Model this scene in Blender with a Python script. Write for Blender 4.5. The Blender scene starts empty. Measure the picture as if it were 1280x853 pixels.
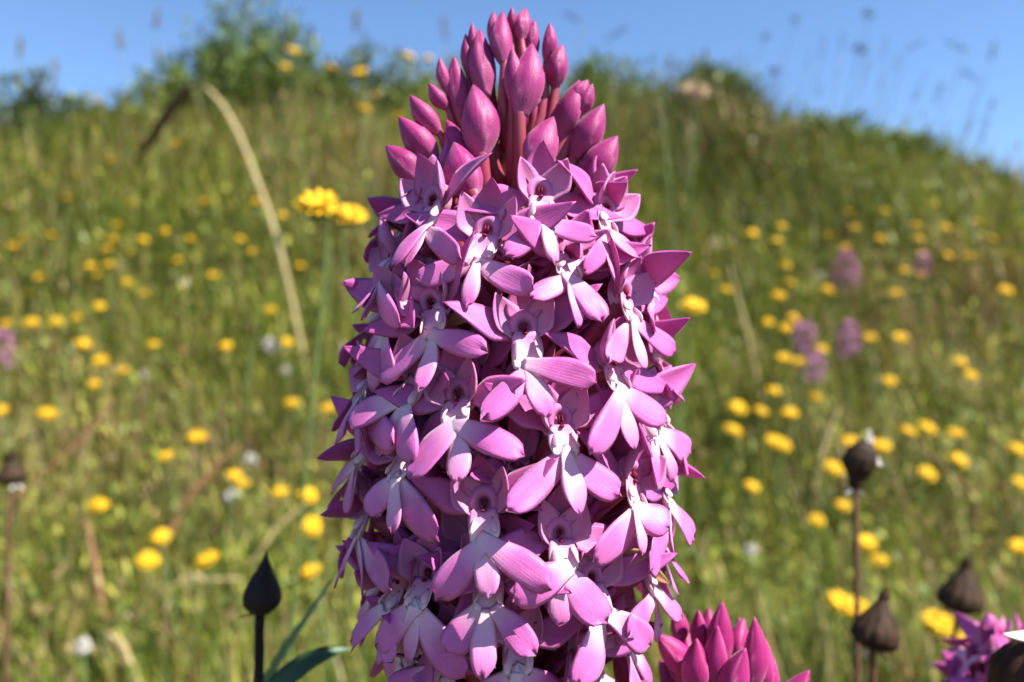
import bpy, math, random
import numpy as np
from mathutils import Vector, Matrix

random.seed(11)
RNG = np.random.default_rng(7)
scene = bpy.context.scene
COL = scene.collection
R = math.radians

# ------------------------------------------------------------------ camera
CAM_H = 0.34            # lens height above the ground, metres
CAM_D = 0.10            # lens to the axis of the flower spike
FPX = 1000.0            # focal length in pixels of the 1280 px wide photograph
cam_d = bpy.data.cameras.new('camera')
cam = bpy.data.objects.new('camera', cam_d)
COL.objects.link(cam)
cam.location = (0, -CAM_D, CAM_H)
cam.rotation_euler = (R(90), 0, 0)
cam_d.sensor_width = 36.0
cam_d.lens = 36.0 * FPX / 1280.0
cam_d.clip_start = 0.005
cam_d.clip_end = 6000
cam_d.dof.use_dof = True
cam_d.dof.focus_distance = 0.084
cam_d.dof.aperture_fstop = 19.0
cam_d.dof.aperture_blades = 7
scene.camera = cam

# ------------------------------------------------------------------ light
SUN_AZ = R(66)          # to the right of straight behind the camera
SUN_EL = R(50)
sun_vec = Vector((math.sin(SUN_AZ) * math.cos(SUN_EL), -math.cos(SUN_AZ) * math.cos(SUN_EL), math.sin(SUN_EL)))
world = bpy.data.worlds.new('World')
scene.world = world
world.use_nodes = True
wn = world.node_tree
bg = wn.nodes['Background']
sky = wn.nodes.new('ShaderNodeTexSky')
sky.sky_type = 'NISHITA'
sky.sun_disc = False
sky.sun_elevation = SUN_EL
sky.sun_rotation = math.atan2(sun_vec.x, sun_vec.y)
sky.air_density = 1.0
sky.dust_density = 0.0
sky.ozone_density = 7.0
wn.links.new(sky.outputs[0], bg.inputs[0])
bg.inputs[1].default_value = 0.08
sun_d = bpy.data.lights.new('sun', 'SUN')
sun_d.energy = 5.0
sun_d.angle = R(0.53)
sun_d.color = (1.0, 0.95, 0.87)
sun = bpy.data.objects.new('sun', sun_d)
COL.objects.link(sun)
sun.rotation_euler = sun_vec.to_track_quat('Z', 'Y').to_euler()
sun.location = (1, -1, 3)
vs = scene.view_settings
vs.view_transform = 'Standard'
vs.look = 'None'
vs.exposure = 1.38
vs.gamma = 1.0
vs.use_curve_mapping = False
scene.cycles.max_bounces = 8
scene.cycles.transmission_bounces = 6
scene.cycles.use_denoising = True


# ------------------------------------------------------------------ materials
def mat_new(name):
    m = bpy.data.materials.new(name)
    m.use_nodes = True
    nt = m.node_tree
    nt.nodes.clear()
    out = nt.nodes.new('ShaderNodeOutputMaterial')
    return m, nt, out


def N(nt, kind, **kw):
    n = nt.nodes.new(kind)
    for k, v in kw.items():
        setattr(n, k, v)
    return n


def mixcol(nt, fac, a, b, mode='MIX'):
    n = N(nt, 'ShaderNodeMix', data_type='RGBA', blend_type=mode)
    for sock, val in ((0, fac), (6, a), (7, b)):
        if isinstance(val, (int, float)):
            n.inputs[sock].default_value = val
        elif isinstance(val, tuple):
            n.inputs[sock].default_value = (*val, 1)
        else:
            nt.links.new(val, n.inputs[sock])
    return n.outputs[2]


def mapr(nt, val, a, b, c, d):
    n = N(nt, 'ShaderNodeMapRange')
    nt.links.new(val, n.inputs[0])
    for i, x in enumerate((a, b, c, d)):
        n.inputs[i + 1].default_value = x
    return n.outputs[0]


def thin_shader(nt, out, color, rough, spec, trans, tcolor=None, bump=None, sheen=0.0):
    p = N(nt, 'ShaderNodeBsdfPrincipled')
    nt.links.new(color, p.inputs['Base Color'])
    p.inputs['Roughness'].default_value = rough
    p.inputs['Specular IOR Level'].default_value = spec
    if sheen:
        p.inputs['Sheen Weight'].default_value = sheen
        p.inputs['Sheen Roughness'].default_value = 0.4
    t = N(nt, 'ShaderNodeBsdfTranslucent')
    nt.links.new(tcolor or color, t.inputs[0])
    if bump is not None:
        nt.links.new(bump, p.inputs['Normal'])
    mx = N(nt, 'ShaderNodeMixShader')
    mx.inputs[0].default_value = trans
    nt.links.new(p.outputs[0], mx.inputs[1])
    nt.links.new(t.outputs[0], mx.inputs[2])
    nt.links.new(mx.outputs[0], out.inputs[0])


def petal_material(name, pink, deep, white, trans=0.4, vein=0.25, rough=.42, spec=.35, grain=.35, mottle=.35):
    """col.r: how white, col.g: how deep; st: length and width position on the petal"""
    m, nt, out = mat_new(name)
    at = N(nt, 'ShaderNodeAttribute', attribute_name='col')
    st = N(nt, 'ShaderNodeAttribute', attribute_name='st')
    sep = N(nt, 'ShaderNodeSeparateColor')
    nt.links.new(at.outputs['Color'], sep.inputs[0])
    oi = N(nt, 'ShaderNodeObjectInfo')
    tc = N(nt, 'ShaderNodeTexCoord')
    # veins running along the petal
    mp = N(nt, 'ShaderNodeMapping')
    mp.inputs['Scale'].default_value = (1.6, 6.0, 1.0)
    nt.links.new(st.outputs['Vector'], mp.inputs[0])
    vn = N(nt, 'ShaderNodeTexNoise')
    vn.inputs['Scale'].default_value = 1.6
    vn.inputs['Detail'].default_value = 3
    nt.links.new(mp.outputs[0], vn.inputs['Vector'])
    # fine cell grain
    cg = N(nt, 'ShaderNodeTexNoise')
    cg.inputs['Scale'].default_value = 5200
    cg.inputs['Detail'].default_value = 2
    nt.links.new(tc.outputs['Object'], cg.inputs['Vector'])
    bl = N(nt, 'ShaderNodeTexNoise')
    bl.inputs['Scale'].default_value = 420
    bl.inputs['Detail'].default_value = 3
    nt.links.new(tc.outputs['Object'], bl.inputs['Vector'])
    base = mixcol(nt, mapr(nt, oi.outputs['Random'], 0, 1, 0.0, 0.42), pink, deep)
    base = mixcol(nt, mapr(nt, vn.outputs[0], 0.35, 0.7, vein, 0.0), base, deep)
    base = mixcol(nt, mapr(nt, bl.outputs[0], 0.35, 0.72, 0.0, mottle), base, tuple(min(1, c * 1.25 + .04 + .12 * (mottle > .5)) for c in pink))
    base = mixcol(nt, sep.outputs[1], base, deep)
    # small dark freckles
    vo = N(nt, 'ShaderNodeTexVoronoi')
    vo.inputs['Scale'].default_value = 900
    nt.links.new(tc.outputs['Object'], vo.inputs['Vector'])
    fk = mapr(nt, vo.outputs['Distance'], 0.05, 0.16, 0.55, 0.0)
    gate = mapr(nt, bl.outputs[0], 0.60, 0.66, 0.0, 1.0)
    mu = N(nt, 'ShaderNodeMath', operation='MULTIPLY')
    nt.links.new(fk, mu.inputs[0]); nt.links.new(gate, mu.inputs[1])
    base = mixcol(nt, mu.outputs[0], base, deep)
    base = mixcol(nt, sep.outputs[0], base, white)
    bp = N(nt, 'ShaderNodeBump')
    bp.inputs['Strength'].default_value = grain
    bp.inputs['Distance'].default_value = 0.00006
    nt.links.new(cg.outputs[0], bp.inputs['Height'])
    bp2 = N(nt, 'ShaderNodeBump')
    bp2.inputs['Strength'].default_value = 0.22
    bp2.inputs['Distance'].default_value = 0.00025
    nt.links.new(vn.outputs[0], bp2.inputs['Height'])
    nt.links.new(bp.outputs[0], bp2.inputs['Normal'])
    g = N(nt, 'ShaderNodeGamma')
    nt.links.new(base, g.inputs[0]); g.inputs[1].default_value = 1.55
    thin_shader(nt, out, base, rough, spec, trans, g.outputs[0], bp2.outputs[0], sheen=0.15)
    return m


def plain_material(name, c1, c2, scale, rough=0.6, spec=0.3, trans=0.0, bump=0.0, stretch=(1, 1, 1), rnd=0.0):
    m, nt, out = mat_new(name)
    tc = N(nt, 'ShaderNodeTexCoord')
    mp = N(nt, 'ShaderNodeMapping')
    mp.inputs['Scale'].default_value = stretch
    nt.links.new(tc.outputs['Object'], mp.inputs[0])
    no = N(nt, 'ShaderNodeTexNoise')
    no.inputs['Scale'].default_value = scale
    no.inputs['Detail'].default_value = 4
    nt.links.new(mp.outputs[0], no.inputs['Vector'])
    c = mixcol(nt, mapr(nt, no.outputs[0], 0.3, 0.7, 0, 1), c1, c2)
    if rnd:
        oi = N(nt, 'ShaderNodeObjectInfo')
        c = mixcol(nt, mapr(nt, oi.outputs['Random'], 0, 1, 0, rnd), c, tuple(x * 0.45 for x in c1))
    b = None
    if bump:
        bn = N(nt, 'ShaderNodeBump')
        bn.inputs['Strength'].default_value = 0.6
        bn.inputs['Distance'].default_value = bump
        nt.links.new(no.outputs[0], bn.inputs['Height'])
        b = bn.outputs[0]
    thin_shader(nt, out, c, rough, spec, trans, None, b)
    return m


def attr_material(name, rough=0.55, spec=0.3, trans=0.3, rnd=0.0):
    m, nt, out = mat_new(name)
    at = N(nt, 'ShaderNodeAttribute', attribute_name='col')
    c = at.outputs['Color']
    if rnd:
        oi = N(nt, 'ShaderNodeObjectInfo')
        c = mixcol(nt, mapr(nt, oi.outputs['Random'], 0, 1, 0, rnd), c, (0.75, 0.36, 0.02))
    thin_shader(nt, out, c, rough, spec, trans)
    return m


M_PETAL = petal_material('orchid petal', (0.73, 0.195, 0.53), (0.46, 0.038, 0.28), (0.88, 0.68, 0.76), 0.32, vein=.18, grain=.4)
M_SEPAL = petal_material('orchid sepal', (0.61, 0.110, 0.42), (0.38, 0.024, 0.225), (0.84, 0.52, 0.69), 0.32, vein=.28, grain=.4)
M_BUD = petal_material('orchid bud', (0.40, 0.024, 0.19), (0.22, 0.008, 0.09), (0.70, 0.30, 0.47), 0.15, vein=0.8, rough=.48, spec=.35, grain=.8, mottle=.25)
M_BUD2 = petal_material('orchid young bud', (0.44, 0.020, 0.19), (0.26, 0.007, 0.09), (0.76, 0.36, 0.54), 0.15, vein=0.8, rough=.48, spec=.35, grain=.8, mottle=.25)
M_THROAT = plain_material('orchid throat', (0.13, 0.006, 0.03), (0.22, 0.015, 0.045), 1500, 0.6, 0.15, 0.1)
M_BOWL = attr_material('orchid throat bowl', 0.55, 0.2, 0.25)
M_COLUMN = plain_material('orchid column', (0.60, 0.20, 0.42), (0.70, 0.34, 0.52), 700, 0.45, 0.3, 0.2)
M_OVARY = plain_material('orchid ovary', (0.36, 0.045, 0.11), (0.30, 0.06, 0.07), 260, 0.45, 0.35, 0.12, 0.0001)
M_STEM = plain_material('orchid stem', (0.30, 0.07, 0.08), (0.16, 0.15, 0.05), 160, 0.45, 0.35, 0.1, 0.0001, (1, 1, .15))
M_BRACT = plain_material('orchid bract', (0.30, 0.05, 0.16), (0.42, 0.12, 0.25), 300, 0.5, 0.3, 0.3, 0.0001)
M_LEAF = plain_material('green leaf', (0.024, 0.062, 0.026), (0.045, 0.095, 0.032), 120, 0.4, 0.4, 0.25, 0.0002, (1, 1, .1))  # green darkened to carry the shade beneath the orchid spike
M_DRYHEAD = plain_material('dry brown head', (0.016, 0.007, 0.003), (0.060, 0.033, 0.015), 500, 0.7, 0.2, 0.05, 0.0003, (1, 1, .2), 0.2)
M_SHADEBUD = plain_material('shaded bud', (0.014, 0.009, 0.010), (0.028, 0.017, 0.015), 500, 0.7, 0.2, 0.0, 0.0003, (1, 1, .2))  # brown bud taken down to near black: the spike's shade is in this colour
M_DRYSTEM = plain_material('dry brown stem', (0.11, 0.045, 0.03), (0.17, 0.09, 0.05), 300, 0.6, 0.25, 0.0, 0.0001, (1, 1, .1))
M_STRAW = plain_material('straw', (0.42, 0.31, 0.13), (0.56, 0.45, 0.22), 200, 0.5, 0.35, 0.2, 0.0001, (1, 1, .05), 0.25)
M_BROWNSTALK = plain_material('brown stalk', (0.22, 0.10, 0.045), (0.34, 0.17, 0.08), 120, 0.6, 0.25, 0.1, 0.0001, (1, 1, .1), 0.3)
M_GREENSTEM = plain_material('green stem', (0.13, 0.20, 0.05), (0.20, 0.26, 0.08), 150, 0.5, 0.3, 0.2, 0.0001, (1, 1, .1))
M_RAY = plain_material('yellow ray floret', (0.86, 0.50, 0.015), (0.90, 0.60, 0.03), 90, 0.5, 0.2, 0.3, 0.0, (1, 1, 1), 0.0)
M_DISC = plain_material('yellow disc', (0.72, 0.34, 0.01), (0.82, 0.46, 0.02), 700, 0.7, 0.2, 0.0, 0.0005)
M_FLUFF = plain_material('white seed fluff', (0.70, 0.66, 0.58), (0.82, 0.80, 0.76), 300, 0.8, 0.1, 0.4)
M_PAPER = plain_material('papery bract', (0.72, 0.66, 0.56), (0.82, 0.78, 0.72), 300, 0.6, 0.2, 0.35)
M_TAN = plain_material('tan fluff', (0.52, 0.36, 0.22), (0.66, 0.50, 0.36), 120, 0.8, 0.1, 0.3)
M_OATHEAD = plain_material('grass head', (0.20, 0.17, 0.10), (0.33, 0.28, 0.17), 200, 0.7, 0.2, 0.25, 0.0, (1, 1, 1), 0.4)
M_DARKHEAD = plain_material('dark flower head', (0.13, 0.085, 0.08), (0.20, 0.13, 0.12), 200, 0.8, 0.1, 0.15)
M_PINKHEAD = plain_material('distant orchid florets', (0.74, 0.26, 0.56), (0.82, 0.42, 0.70), 160, 0.55, 0.25, 0.3)
M_GRASS = attr_material('meadow grass', 0.5, 0.2, 0.25)
M_HERB = attr_material('meadow herbs', 0.5, 0.2, 0.22)
M_BARK = plain_material('shrub bark', (0.12, 0.08, 0.05), (0.2, 0.14, 0.09), 60, 0.8, 0.2, 0, 0.002)


def soil_material():
    m, nt, out = mat_new('soil')
    tc = N(nt, 'ShaderNodeTexCoord')
    n1 = N(nt, 'ShaderNodeTexNoise'); n1.inputs['Scale'].default_value = 3.0; n1.inputs['Detail'].default_value = 6
    n2 = N(nt, 'ShaderNodeTexNoise'); n2.inputs['Scale'].default_value = 55.0; n2.inputs['Detail'].default_value = 6
    nt.links.new(tc.outputs['Object'], n1.inputs['Vector']); nt.links.new(tc.outputs['Object'], n2.inputs['Vector'])
    c = mixcol(nt, mapr(nt, n1.outputs[0], .35, .65, 0, 1), (0.045, 0.06, 0.018), (0.085, 0.062, 0.032))
    c = mixcol(nt, mapr(nt, n2.outputs[0], .4, .7, 0, .7), c, (0.12, 0.10, 0.05))
    p = N(nt, 'ShaderNodeBsdfPrincipled'); p.inputs['Roughness'].default_value = 0.9
    nt.links.new(c, p.inputs['Base Color'])
    bn = N(nt, 'ShaderNodeBump'); bn.inputs['Distance'].default_value = 0.01
    nt.links.new(n2.outputs[0], bn.inputs['Height']); nt.links.new(bn.outputs[0], p.inputs['Normal'])
    nt.links.new(p.outputs[0], out.inputs[0])
    return m


M_SOIL = soil_material()


# ------------------------------------------------------------------ mesh helpers
def mesh_np(name, V, F, mat, col=None, st=None, smooth=True):
    """V (n,3); F (m,k) array or list of such arrays"""
    V = np.asarray(V, dtype=np.float32)
    Fs = F if isinstance(F, list) else [F]
    Fs = [np.asarray(f, dtype=np.int32) for f in Fs if len(f)]
    me = bpy.data.meshes.new(name)
    me.vertices.add(len(V))
    me.vertices.foreach_set('co', V.ravel())
    idx = np.concatenate([f.ravel() for f in Fs])
    tot = np.concatenate([np.full(len(f), f.shape[1], dtype=np.int32) for f in Fs])
    start = np.concatenate([[0], np.cumsum(tot)[:-1]]).astype(np.int32)
    me.loops.add(len(idx))
    me.loops.foreach_set('vertex_index', idx)
    me.polygons.add(len(tot))
    me.polygons.foreach_set('loop_start', start)
    me.polygons.foreach_set('loop_total', tot)
    if smooth:
        me.polygons.foreach_set('use_smooth', np.ones(len(tot), dtype=bool))
    me.update(calc_edges=True)
    if col is not None:
        a = me.attributes.new('col', 'FLOAT_COLOR', 'POINT')
        c4 = np.ones((len(V), 4), dtype=np.float32)
        c4[:, :3] = col
        a.data.foreach_set('color', c4.ravel())
    if st is not None:
        a = me.attributes.new('st', 'FLOAT_VECTOR', 'POINT')
        s3 = np.zeros((len(V), 3), dtype=np.float32)
        s3[:, :2] = st
        a.data.foreach_set('vector', s3.ravel())
    me.materials.append(mat)
    return me


def obj(name, me, parent=None, loc=None, mw=None):
    o = bpy.data.objects.new(name, me)
    COL.objects.link(o)
    if parent is not None:
        o.parent = parent
    if loc is not None:
        o.location = loc
    if mw is not None:
        o.matrix_world = mw
    return o


def tag(o, label, cat, group=None):
    o['label'] = label
    o['category'] = cat
    if group:
        o['group'] = group
    return o


def empty(name, loc):
    o = bpy.data.objects.new(name, None)
    o.empty_display_size = 0.02
    COL.objects.link(o)
    o.location = loc
    return o


def unit(v):
    v = np.asarray(v, dtype=float)
    return v / max(1e-12, np.linalg.norm(v))


def sstep(x, a=0.0, b=1.0):
    t = np.clip((x - a) / (b - a), 0, 1)
    return t * t * (3 - 2 * t)


def prof_lobe(t):
    w = 0.50 + 0.50 * sstep(t, 0.0, 0.62)
    e = np.clip((t - 0.66) / 0.34, 0, 1)
    return w * (1 - e ** 2.6) ** 0.5


def prof_mid(t):
    w = 0.52 + 0.48 * sstep(t, 0.0, 0.6)
    e = np.clip((t - 0.62) / 0.38, 0, 1)
    return w * (1 - e ** 2.3) ** 0.55


def prof_sepal(t):
    w = 0.42 + 0.58 * sstep(t, 0.0, 0.38)
    e = np.clip((t - 0.34) / 0.66, 0, 1)
    return w * (1 - e ** 1.55) ** 0.95 + 0.012


def prof_flat(t):
    return 0.85 + 0.15 * np.sin(t * 3.1)


def prof_blade(t):
    return np.minimum(1, 0.55 + 1.2 * t) * (1 - np.clip((t - .35) / .65, 0, 1) ** 1.8) + 0.01


def sheet(root, dirv, nrm, L, W, prof, bend=0.0, cup=0.0, th=0.00025, nu=12, nv=8, twist=0.0, wave=0.0,
          seed=0, white=None, deep=None, notch=0.0):
    """a curved petal or leaf with real thickness from root along dirv, upper side towards nrm"""
    rr = random.Random(seed)
    d = unit(dirv)
    n = np.asarray(nrm, float)
    n = unit(n - d * n.dot(d))
    s = np.cross(d, n)
    tt = np.linspace(0, 1, nu + 1)
    ang = -bend * (tt - 0.5) if bend else np.zeros_like(tt)
    ang_m = (ang[1:] + ang[:-1]) / 2
    yy = np.concatenate([[0], np.cumsum(np.cos(ang_m))]) / nu
    zz = np.concatenate([[0], np.cumsum(np.sin(ang_m))]) / nu
    ch = math.hypot(yy[-1], zz[-1]); ca = math.atan2(zz[-1], yy[-1])
    y2 = (yy * math.cos(ca) + zz * math.sin(ca)) / ch * L
    z2 = (-yy * math.sin(ca) + zz * math.cos(ca)) / ch * L
    ang = ang - ca
    vv = np.linspace(-1, 1, nv + 1)
    w = prof(tt) * W / 2
    T, Vv = np.meshgrid(tt, vv, indexing='ij')
    ww = np.repeat(w[:, None], nv + 1, 1)
    ph1, ph2 = rr.uniform(0, 6.28), rr.uniform(0, 6.28)
    edge = np.abs(Vv) ** 2
    loc_n = cup * ww * (Vv ** 2 - 0.35) + wave * W * edge * np.sin(T * rr.uniform(5, 8) + ph1 + Vv * 1.3)
    asym = 1 + 0.08 * np.sin(T * 4 + ph2) * np.sign(Vv)
    loc_s = ww * Vv * asym
    tw = twist * (T - 0.2)
    ls = loc_s * np.cos(tw) - loc_n * np.sin(tw)
    ln = loc_s * np.sin(tw) + loc_n * np.cos(tw)
    A = np.repeat(ang[:, None], nv + 1, 1)
    Y = np.repeat(y2[:, None], nv + 1, 1) - np.sin(A) * ln
    Z = np.repeat(z2[:, None], nv + 1, 1) + np.cos(A) * ln
    if notch:
        Y = Y - notch * L * (T ** 6) * np.cos(Vv * 4.5 + ph1)
    P = np.asarray(root)[None, None, :] + Y[..., None] * d + Z[..., None] * n + ls[..., None] * s
    dt = np.gradient(P, axis=0); dv = np.gradient(P, axis=1)
    nn = np.cross(dv, dt)
    nn = nn / np.maximum(np.linalg.norm(nn, axis=2, keepdims=True), 1e-12)
    if (nn * n).sum() < 0:
        nn = -nn
    fall = np.sqrt(np.clip(1 - Vv ** 6, 0, 1)) * np.sqrt(np.clip(1 - T ** 10, 0, 1)) * np.minimum(1, 0.25 + ww / (W * 0.25))
    off = nn * (th / 2 * fall)[..., None]
    top = (P + off).reshape(-1, 3)
    bot = (P - off).reshape(-1, 3)
    cols = nv + 1
    I = np.arange((nu + 1) * cols).reshape(nu + 1, cols)
    B = I + len(top)
    Bm = B.copy()
    Bm[:, 0] = I[:, 0]; Bm[:, -1] = I[:, -1]; Bm[-1, :] = I[-1, :]; Bm[0, :] = I[0, :]
    q1 = np.stack([I[:-1, :-1], I[:-1, 1:], I[1:, 1:], I[1:, :-1]], -1).reshape(-1, 4)
    q2 = np.stack([Bm[:-1, :-1], Bm[1:, :-1], Bm[1:, 1:], Bm[:-1, 1:]], -1).reshape(-1, 4)
    V = np.concatenate([top, bot])
    F = np.concatenate([q1, q2])
    Tf = np.tile(T.ravel(), 2); Vf = np.tile(Vv.ravel(), 2)
    col = np.zeros((len(V), 3))
    if white is not None:
        col[:, 0] = np.clip(white(Tf, Vf), 0, 1)
    if deep is not None:
        col[:, 1] = np.clip(deep(Tf, Vf), 0, 1)
    so = rr.uniform(0, 50)
    st = np.stack([Tf + so, Vf + so], 1)
    used = np.unique(F)
    remap = -np.ones(len(V), dtype=int); remap[used] = np.arange(len(used))
    return V[used], remap[F], col[used], st[used]


def join(parts):
    V, F, C, S = [], [], [], []
    n = 0
    for v, f, c, s in parts:
        V.append(v); F.append(np.asarray(f) + n); C.append(c); S.append(s)
        n += len(v)
    return np.concatenate(V), np.concatenate(F), np.concatenate(C), np.concatenate(S)


def sheet_mesh(name, mat, *a, **k):
    v, f, c, s = sheet(*a, **k)
    return mesh_np(name, v, f, mat, c, s)


def tube(points, radii, nseg=8, cap=True):
    """tapered tube through points"""
    P = np.asarray(points, float)
    radii = np.asarray(radii, float)
    T = np.gradient(P, axis=0)
    T = T / np.maximum(np.linalg.norm(T, axis=1, keepdims=True), 1e-12)
    ref = np.array([0.31, 0.87, 0.11])
    rings = []
    for p, t, r in zip(P, T, radii):
        a = unit(np.cross(t, ref)); b = np.cross(t, a)
        th = np.arange(nseg) / nseg * 2 * math.pi
        rings.append(p + r * (np.cos(th)[:, None] * a + np.sin(th)[:, None] * b))
    V = np.concatenate(rings)
    n = len(P)
    I = np.arange(n * nseg).reshape(n, nseg)
    J = np.roll(I, -1, axis=1)
    F = np.stack([I[:-1], J[:-1], J[1:], I[1:]], -1).reshape(-1, 4)
    V = np.concatenate([V, P[:1], P[-1:]])
    c0, c1 = n * nseg, n * nseg + 1
    f1 = np.stack([J[0], I[0], np.full(nseg, c0), np.full(nseg, c0)], -1)[:, :3]
    f2 = np.stack([I[-1], J[-1], np.full(nseg, c1)], -1)
    return V, F, np.concatenate([f1, f2])


def tube_mesh(name, mat, points, radii, nseg=8, smoothpts=0):
    P = np.asarray(points, float)
    radii = np.asarray(radii, float) * np.ones(len(P))
    if smoothpts:
        P, radii = spline(P, radii, smoothpts)
    v, f, t = tube(P, radii, nseg)
    return mesh_np(name, v, [f, t], mat)


def spline(P, r, n):
    """Catmull-Rom resample"""
    m = len(P)
    Q = np.concatenate([[2 * P[0] - P[1]], P, [2 * P[-1] - P[-2]]])
    us = np.linspace(0, m - 1 - 1e-6, n)
    out, ro = [], []
    for u in us:
        i = int(u); t = u - i
        a, b, c, d = Q[i:i + 4]
        out.append(0.5 * ((2 * b) + (c - a) * t + (2 * a - 5 * b + 4 * c - d) * t * t + (3 * b - a - 3 * c + d) * t ** 3))
        ro.append(r[i] * (1 - t) + r[min(i + 1, m - 1)] * t)
    return np.array(out), np.array(ro)


def lathe(base, tip, rad, prof, nt=14, nseg=18, mod=None, bow=0.0):
    """pointed solid from base to tip; prof(t) -> 0..1; mod(theta,t) multiplies the radius"""
    base = np.asarray(base, float); tip = np.asarray(tip, float)
    d = unit(tip - base); L = np.linalg.norm(tip - base)
    a = unit(np.cross(d, [0.2, 0.9, 0.3])); b = np.cross(d, a)
    tt = np.linspace(0, 1, nt + 1); th = np.arange(nseg) / nseg * 2 * math.pi
    T, H = np.meshgrid(tt, th, indexing='ij')
    r = prof(T) * rad
    if mod is not None:
        r = r * mod(H, T)
    P = base + (T * L)[..., None] * d + (r * np.cos(H))[..., None] * a + (r * np.sin(H))[..., None] * b
    P = P + (bow * np.sin(T * math.pi))[..., None] * a
    V = P.reshape(-1, 3)
    I = np.arange((nt + 1) * nseg).reshape(nt + 1, nseg); J = np.roll(I, -1, 1)
    F = np.stack([I[:-1], J[:-1], J[1:], I[1:]], -1).reshape(-1, 4)
    V = np.concatenate([V, [base, tip]])
    n0 = (nt + 1) * nseg
    f1 = np.stack([J[0], I[0], np.full(nseg, n0)], -1)
    f2 = np.stack([I[-1], J[-1], np.full(nseg, n0 + 1)], -1)
    Tf = np.concatenate([T.ravel(), [0, 1]]); Hf = np.concatenate([H.ravel(), [0, 0]])
    return V, F, np.concatenate([f1, f2]), Tf, Hf


def ellipsoid(c, r, nt=10, nseg=14):
    V, F, T3, _, _ = lathe((0, 0, -1), (0, 0, 1), 1.0, lambda t: np.sqrt(np.clip(1 - (2 * t - 1) ** 2, 0, 1)), nt, nseg)
    return V * np.asarray(r) + np.asarray(c), F, T3


# ------------------------------------------------------------------ pixel geometry
CAM = np.array([0.0, -CAM_D, CAM_H])


def ray(px, py):
    return np.array([(px - 640.0) / FPX, 1.0, -(py - 426.5) / FPX])


def at(px, py, depth):
    """the point seen at a pixel, depth metres in front of the lens"""
    return CAM + ray(px, py) * depth


def ground_z(x, y):
    x = np.asarray(x, float); y = np.asarray(y, float)
    hill = np.interp(x, [-6, -1.7, -0.6, 0, 0.75, 1.05, 1.33, 1.86, 5], [.80, .92, 1.05, 1.08, 1.05, .96, .90, .77, .45])
    s = sstep(y, 0.55, 2.95)
    z = hill * s
    z = z - 0.6 * (1 - np.exp(-np.clip(y - 3.0, 0, None) / 9.0))
    amp = 0.012 + 0.03 * s
    amp = amp * np.clip((np.hypot(x, y) - 0.12) / 0.3, 0, 1)
    z = z + amp * (np.sin(x * 5.1 + 1.3) * np.cos(y * 4.3) + 0.5 * np.sin(x * 11.7 + y * 9.1))
    return z


def on_meadow(px, py, h):
    """where the line of sight through a pixel comes down to h above the ground"""
    r = ray(px, py)
    ds = np.arange(0.25, 4.5, 0.004)
    P = CAM + ds[:, None] * r
    k = np.nonzero(P[:, 2] <= ground_z(P[:, 0], P[:, 1]) + h)[0]
    return P[k[0]] if len(k) else P[np.argmin(P[:, 2] - ground_z(P[:, 0], P[:, 1]))]


# ------------------------------------------------------------------ ground
def build_ground():
    ax = np.concatenate([-np.geomspace(900, 3.2, 22), np.linspace(-3, 3, 121), np.geomspace(3.2, 900, 22)])
    ay = np.concatenate([-np.geomspace(300, 1.1, 16), np.linspace(-1, 4.2, 140), np.geomspace(4.4, 1800, 30)])
    X, Y = np.meshgrid(ax, ay)
    V = np.stack([X, Y, ground_z(X, Y)], -1).reshape(-1, 3)
    ny, nx = X.shape
    I = np.arange(ny * nx).reshape(ny, nx)
    F = np.stack([I[:-1, :-1], I[:-1, 1:], I[1:, 1:], I[1:, :-1]], -1).reshape(-1, 4)
    o = obj('ground', mesh_np('ground', V, F, M_SOIL))
    o['kind'] = 'structure'


build_ground()


# ------------------------------------------------------------------ orchid florets
MM = 0.001


def lobe_white(strength, reach):
    return lambda t, v: strength * np.clip(1 - t / reach, 0, 1) ** 1.1


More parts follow.
